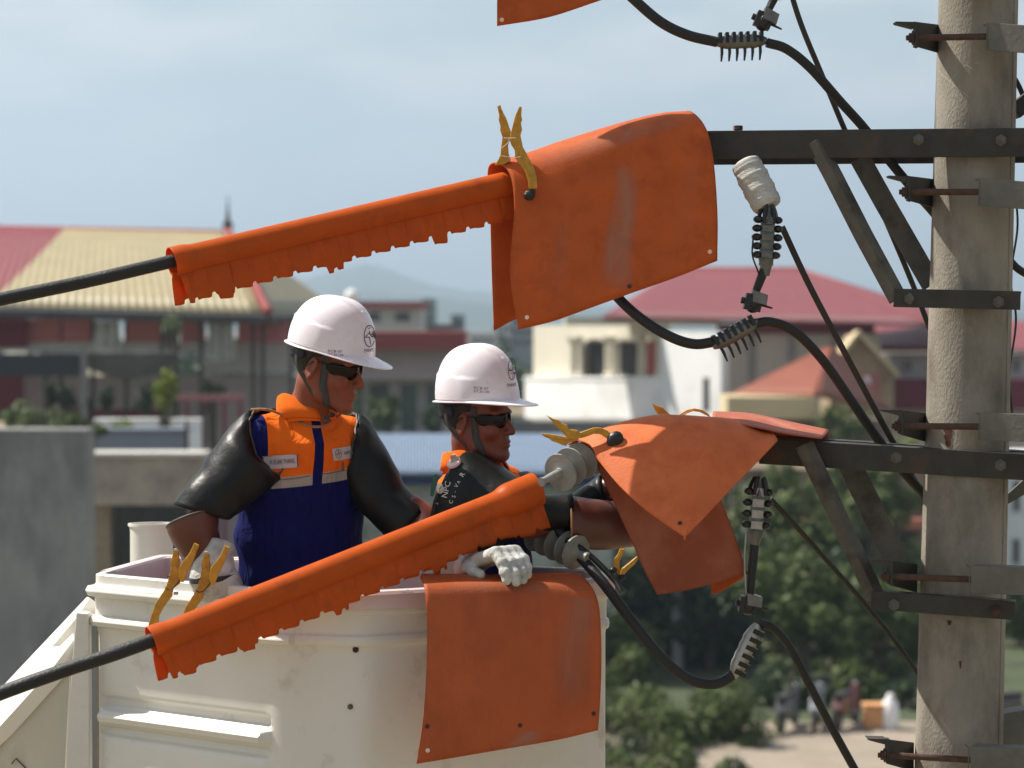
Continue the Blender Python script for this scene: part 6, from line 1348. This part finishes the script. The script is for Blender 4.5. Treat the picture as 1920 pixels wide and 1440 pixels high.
# cord that joins the rubber sleeves across the chest
def hug(bv, L_, r, name, m, t, lift=.003, seg=8):
    q = cr([hit(bv, x, y, lift, 6.85) for x, y in L_], seg); mb = MB(); mb.tube(q, r, 8); return mb.build(name, m, t)
hug(jb1, [(470, 768), (500, 768), (530, 778), (560, 792), (588, 800), (612, 797), (632, 782), (645, 768)], .0042, 'cord', m_cord, w1)
# rubber sleeves
m_edge = M('brown_black_edge', (.06, .042, .03), .5)
for (pts_, rd_, sq_, sn_, en_, sd_) in (
    ([P(502, 814, 6.865), P(474, 856, 6.84), P(432, 903, 6.81), P(398, 938, 6.79), P(373, 960, 6.785)], [.125, .110, .092, .082, .079], [.82, .9, 1, 1, 1], (-.85, .42, -.31), (-.30, -.15, -1), 1),
    ([P(655, 826, 7.00), P(672, 862, 6.99), P(702, 912, 6.97), P(735, 952, 6.95), P(772, 990, 6.92)], [.106, .092, .081, .076, .078], [.9, .95, 1, 1, 1], (.9, .34, -.24), (.75, -.2, -.65), 3)):
    G = hug_rings(tube_loft(pts_, rd_, squash=sq_, start_n=sn_, end_n=en_, wr=.034, seed=sd_), jb1)
    ring0 = [p.copy() for p in G[0]]; sl_ = garment('rubber_sleeve', G, m_rub, w1); mb = MB(); mb.tube(ring0 + [ring0[0]], .0040, 8, False); e_ = mb.build('rolled_edge', m_edge, w1)
# brown rubber gauntlets
GA = tube_loft([P(361, 974, 6.77), P(364, 996, 6.77), P(374, 1022, 6.775), P(388, 1055, 6.785), P(400, 1085, 6.80)], [.0790, .0740, .064, .055, .046], start_n=(.35, -.25, -1), end_n=(.2, 0, -1), wr=.006, seed=2)
garment('rubber_gauntlet', GA, m_brown, w1)
mb = MB(); mb.tube(GA[0] + [GA[0][0]], .0038, 8, False); mb.build('gauntlet_edge', m_edge, w1)
garment('rubber_gauntlet', tube_loft([P(758, 962, 6.94), P(785, 985, 6.92), P(812, 1020, 6.86), P(836, 1052, 6.80)], [.066, .066, .056, .044], wr=.006), m_brown, w1)
# leather over-gloves
gl = tube_loft([P(412, 1017, 6.765), P(408, 1035, 6.755), P(402, 1058, 6.75), P(399, 1084, 6.745), P(410, 1104, 6.75), P(414, 1135, 6.76)], [.043, .050, .060, .067, .074, .055], wr=.035, seed=4)
garment('leather_glove', gl, m_lea, w1, .0025)
mb = MB(); G = tube_loft([P(400, 1079, 6.745), P(401, 1089, 6.745)], [.0705, .0715], sub=4); mb.grid(G, True); solid(mb.build('glove_strap', m_blk, w1), .003)
mitten(w1, 'leather_glove', m_lea, P(408, 1120, 6.77), P(430, 1175, 6.78), Vector((-.2, -1, 0)), Vector((.5, .8, 0)), [(.3, .5, .4)] * 4, label=None)
gh = mitten(w1, 'leather_glove', m_lea, P(884, 1058, 6.66), P(948, 1036, 6.525), Vector((.15, -.35, 1)), Vector((.8, .55, .0)), [(.85, .45, .25), (.80, .48, .28), (.78, .5, .28), (.8, .5, .3)], size=1.16, rad=.0142, thumb=.35)
garment('glove_cuff', tube_loft([P(812, 1062, 6.79), P(845, 1063, 6.74), P(886, 1059, 6.66)], [.048, .042, .037], wr=.03, seed=6), M('grey_leather', (.30, .30, .29), .75, var=.12, vs_=14, bump=.3, bs=50), w1, .0025)
# lettering and badges on the jacket
L2, Lf = patch2(1, 1, 10, 6)
decal('name_label', L2, Lf, 526, 866, 66, 25, -4, jb1, m_label, w1, .004)
decal('name_label_border', *stroke2([[(-.5, -.5), (.5, -.5), (.5, .5), (-.5, .5), (-.5, -.5)]], .03), 526, 866, 64, 23, -4, jb1, m_redink, w1, .0052)
V2, F2 = txt_mesh('VI XUAN THANG'); wd = max(x for x, y in V2) - min(x for x, y in V2); decal('lettering', V2, F2, 529, 866, 47 / wd, 13, -4, jb1, m_ink, w1, .0056)
decal('company_badge', L2, Lf, 643, 850, 38, 23, -9, jb1, m_label, w1, .004)
e2 = emblem2(); decal('badge_emblem', e2[0], e2[1], 635, 851, 9, 9, -9, jb1, m_ink, w1, .0056); V2, F2 = txt_mesh('NPC'); wd = max(x for x, y in V2) - min(x for x, y in V2); decal('lettering', V2, F2, 652, 849, 14 / wd, 9, -9, jb1, m_ink, w1, .0056)
decal('tape_mark', L2, Lf, 643, 875, 4, 17, 0, jb1, M('tape_stain', (.16, .11, .05), .8), w1, .0045)
for (ln) in ([(473, 899), (500, 902), (535, 899), (560, 896), (581, 892)], [(603, 889), (620, 887), (640, 883), (658, 880)]): hug(jb1, ln, .0011, 'piping', m_redink, w1, .001)
def helmet_marks(h, bv, t, emb, side, front, ew, ang=0):
    decal('helmet_emblem', e2[0], e2[1], emb[0], emb[1], ew * 1.6, 20, ang, bv, m_ink, h, .0016)
    V2, F2 = txt_mesh('KCB 07'); V3, F3 = txt_mesh('DT.33-109'); w = max(x for x, y in V2) - min(x for x, y in V2); w3 = max(x for x, y in V3) - min(x for x, y in V3)
    decal('helmet_lettering', V2, F2, side[0], side[1] - 3, 27 / w, 6.5, ang + 4, bv, m_redink, h, .0016); decal('helmet_lettering', V3, F3, side[0] + 1, side[1] + 3.5, 29 / w3, 6.5, ang + 4, bv, m_redink, h, .0016)
    V2, F2 = txt_mesh('EVNNPC'); w = max(x for x, y in V2) - min(x for x, y in V2); decal('helmet_lettering', V2, F2, front[0], front[1], 18 / w, 9, ang - 8, bv, m_ink, h, .0016)
helmet_marks(he1, hb1, w1, (693, 630), (628, 662), (692, 657), 10)

# ---------------------------------------------------------------- worker two
DH = 7.0
w2 = thing('person', Vector((P(910, 900, 7.05).x, 7.05, FLOOR)), 'worker in profile reaching under the middle crossarm sheets in brown rubber gauntlets', 'person', None)
fh2 = frame(R(28), R(1), 0); k2 = 1.08
ear = P(865, 796, DH - .075); ho2 = ear - (fh2[0] * (-.006 * k2) + fh2[1] * (-.080 * k2))
tf2 = frame(R(28), R(8), 0)
j2 = dict(tf=tf2, neck=P(893, 872, 7.04), chest=P(905, 985, 7.06), pelvis=P(925, 1130, 7.08), rs=P(872, 912, 6.90), ls=P(945, 912, 7.20), re=P(992, 985, 6.78), le=P(1020, 1000, 7.12), rw=P(1180, 985, 6.88), lw=P(1125, 925, 6.98))
bo2, bv2 = body(w2, fh2, ho2, k2, j2, m_skin2)
org2 = P(905, 960, 7.06); jm2 = jacket_mat(-.045, -.005, -.012, .02, 0, .17); ja2, jb2 = jacket(w2, j2, jm2, org2, w=.92, name='jacket')
collar(w2, j2, P(890, 880, 7.03), -.30, .088, .076, .062, m_orc, frame(R(28))[0])
he2 = helmet(w2, frame(R(28), R(-1), 0), loc(fh2, ho2, (.004, 0, .071 * k2)), 1.03, ht=.160); glasses(w2, fh2, ho2, k2); hb2 = bvh_obj(he2)
hairband(w2, fh2, ho2, k2, m_hair); straps(w2, fh2, ho2, k2, bv2, m_strap)
SL2 = [P(840, 956, 6.94), P(885, 946, 6.90), P(950, 952, 6.84), P(1005, 962, 6.80), P(1072, 958, 6.79)]
G = hug_rings(tube_loft(SL2, [.176, .160, .104, .064, .055], squash=[.78, .80, .95, 1, 1], start_n=(.80, -.42, -.38), end_n=(1, .1, 0), wr=.026, seed=5), jb2, n=6, amt=.42)
ring0 = [p.copy() for p in G[0]]; garment('rubber_sleeve', G, m_rub, w2); mb = MB(); mb.tube(ring0 + [ring0[0]], .0085, 10, False); mb.build('rolled_edge', m_blk, w2)
garment('rubber_sleeve', tube_loft([P(950, 930, 7.22), P(985, 965, 7.18), P(1040, 985, 7.10), P(1100, 950, 7.02), P(1140, 918, 6.97)], [.105, .09, .07, .058, .052], end_n=(.8, -.3, .4)), m_rub, w2)
garment('rubber_gauntlet', tube_loft([P(1066, 978, 6.805), P(1085, 981, 6.81), P(1125, 984, 6.83), P(1165, 985, 6.86), P(1215, 985, 6.90)], [.078, .0765, .074, .068, .052], start_n=(1, .1, 0), wr=.014, seed=7), m_brown, w2)
mb = MB(); G = tube_loft([P(1066, 978, 6.805), P(1085, 981, 6.81)], [.079, .078], start_n=(1, .1, 0)); mb.tube(G[0] + [G[0][0]], .0032, 8, False); mb.build('gauntlet_edge', m_cord, w2)
mitten(w2, 'rubber_gauntlet_hand', m_brown, P(1222, 985, 6.90), P(1275, 975, 6.92), Vector((0, -1, .3)), Vector((.1, .3, -1)), [(.6, .7, .5), (.7, .7, .5), (.7, .8, .5), (.8, .8, .5)])
mitten(w2, 'rubber_gauntlet_hand', m_brown, P(1150, 910, 6.96), P(1200, 885, 6.94), Vector((0, -1, .6)), Vector((.1, .3, -1)), [(.5, .6, .4)] * 4)
# shoulder fastening, emblem and paint writing on the near sleeve
slv = bvh_obj([c for c in w2.children if c.name.startswith('rubber_sleeve')][0])
p = hit(slv, 851, 868, .001); mb = MB(); nn_ = (p - P(885, 930, 6.9)).normalized(); mb.lathe(p, p + nn_, [(-.004, .022), (.003, .022), (.005, .019), (.006, .012), (.0061, .001)], 24); mb.build('snap_button', m_pink, w2)
mb = MB()
for i in range(26): a, b_ = rng.uniform(0, 6.28), rng.uniform(.1, .9); q = p + nn_ * .008 + Vector((math.cos(a) * .012 * b_ + .004, 0, math.sin(a) * .013 * b_ + .006)); mb.ell(q, (.0055, .0045, .005), n=7)
mb.build('knotted_cord_end', M('dusty_cord', (.42, .36, .28), .9, var=.4, vs_=60, bump=.5, bs=200), w2)
disc = ([(0, 0)] + [(math.cos(a), math.sin(a)) for a in np.linspace(0, 2 * math.pi, 25)[:-1]], [(0, 1 + i, 1 + (i + 1) % 24) for i in range(24)])
decal('sleeve_emblem', disc[0], disc[1], 825, 916, 6.8, 10, 0, slv, m_whtink, w2, .0016); decal('emblem_mark', *stroke2([[(-.4, -.2), (.2, .3), (0, -.7)], [(.35, .6), (.2, .2)]], .16), 825, 916, 6.5, 9.5, 0, slv, m_ink, w2, .0026)
V2, F2 = txt_mesh('NPC'); decal('lettering', V2, F2, 837, 918, 16, 15, -76, slv, m_whtink, w2, .0016)
def scrawl(s_, x, y, h, ang):
    V2, F2 = txt_mesh(s_); decal('lettering', V2, F2, x, y, h, h, ang, slv, m_whtink, w2, .0016)
scrawl('R', 867, 890, 13, -60); scrawl('V', 856, 911, 10, -60); scrawl('A', 860, 904, 8, -60); scrawl('-', 853, 922, 8, -70); scrawl('S', 851, 931, 10, -75); scrawl('C', 846, 941, 10, -75); scrawl('5', 819, 944, 9, -80)
gp, gf = patch2(1, 1, 4, 8); gp = [(x * (1 - .8 * y * y * 2) + .5 * (-.25 + y * y), y) for x, y in gp]; decal('green_mark', gp, gf, 814, 910, 9, 42, 12, slv, M('green_paint', (.02, .10, .06), .5), w2, .0014)
helmet_marks(he2, hb2, w2, (960, 692), (902, 731), (960, 722), 7)
HAZE = 0.00047
# ================================================================== HAZE
mb = MB(); x0, x1, y0, y1, z0, z1 = -3000, 3000, -400, 5200, -2.0, 320.0
mb.box(((x0 + x1) / 2, (y0 + y1) / 2, (z0 + z1) / 2), (x1 - x0, y1 - y0, z1 - z0))
hz = bpy.data.materials.new('haze_air'); hz.use_nodes = True; n = hz.node_tree.nodes; n.remove(n['Principled BSDF']); pv = n.new('ShaderNodeVolumePrincipled')
pv.inputs['Color'].default_value = (0.60, 0.77, 0.95, 1); pv.inputs['Density'].default_value = HAZE; pv.inputs['Anisotropy'].default_value = 0.3
hz.node_tree.links.new(pv.outputs[0], n['Material Output'].inputs['Volume'])
tag(mb.build('haze', hz, smooth=False, origin=(0, 0, 0)), kind='stuff')
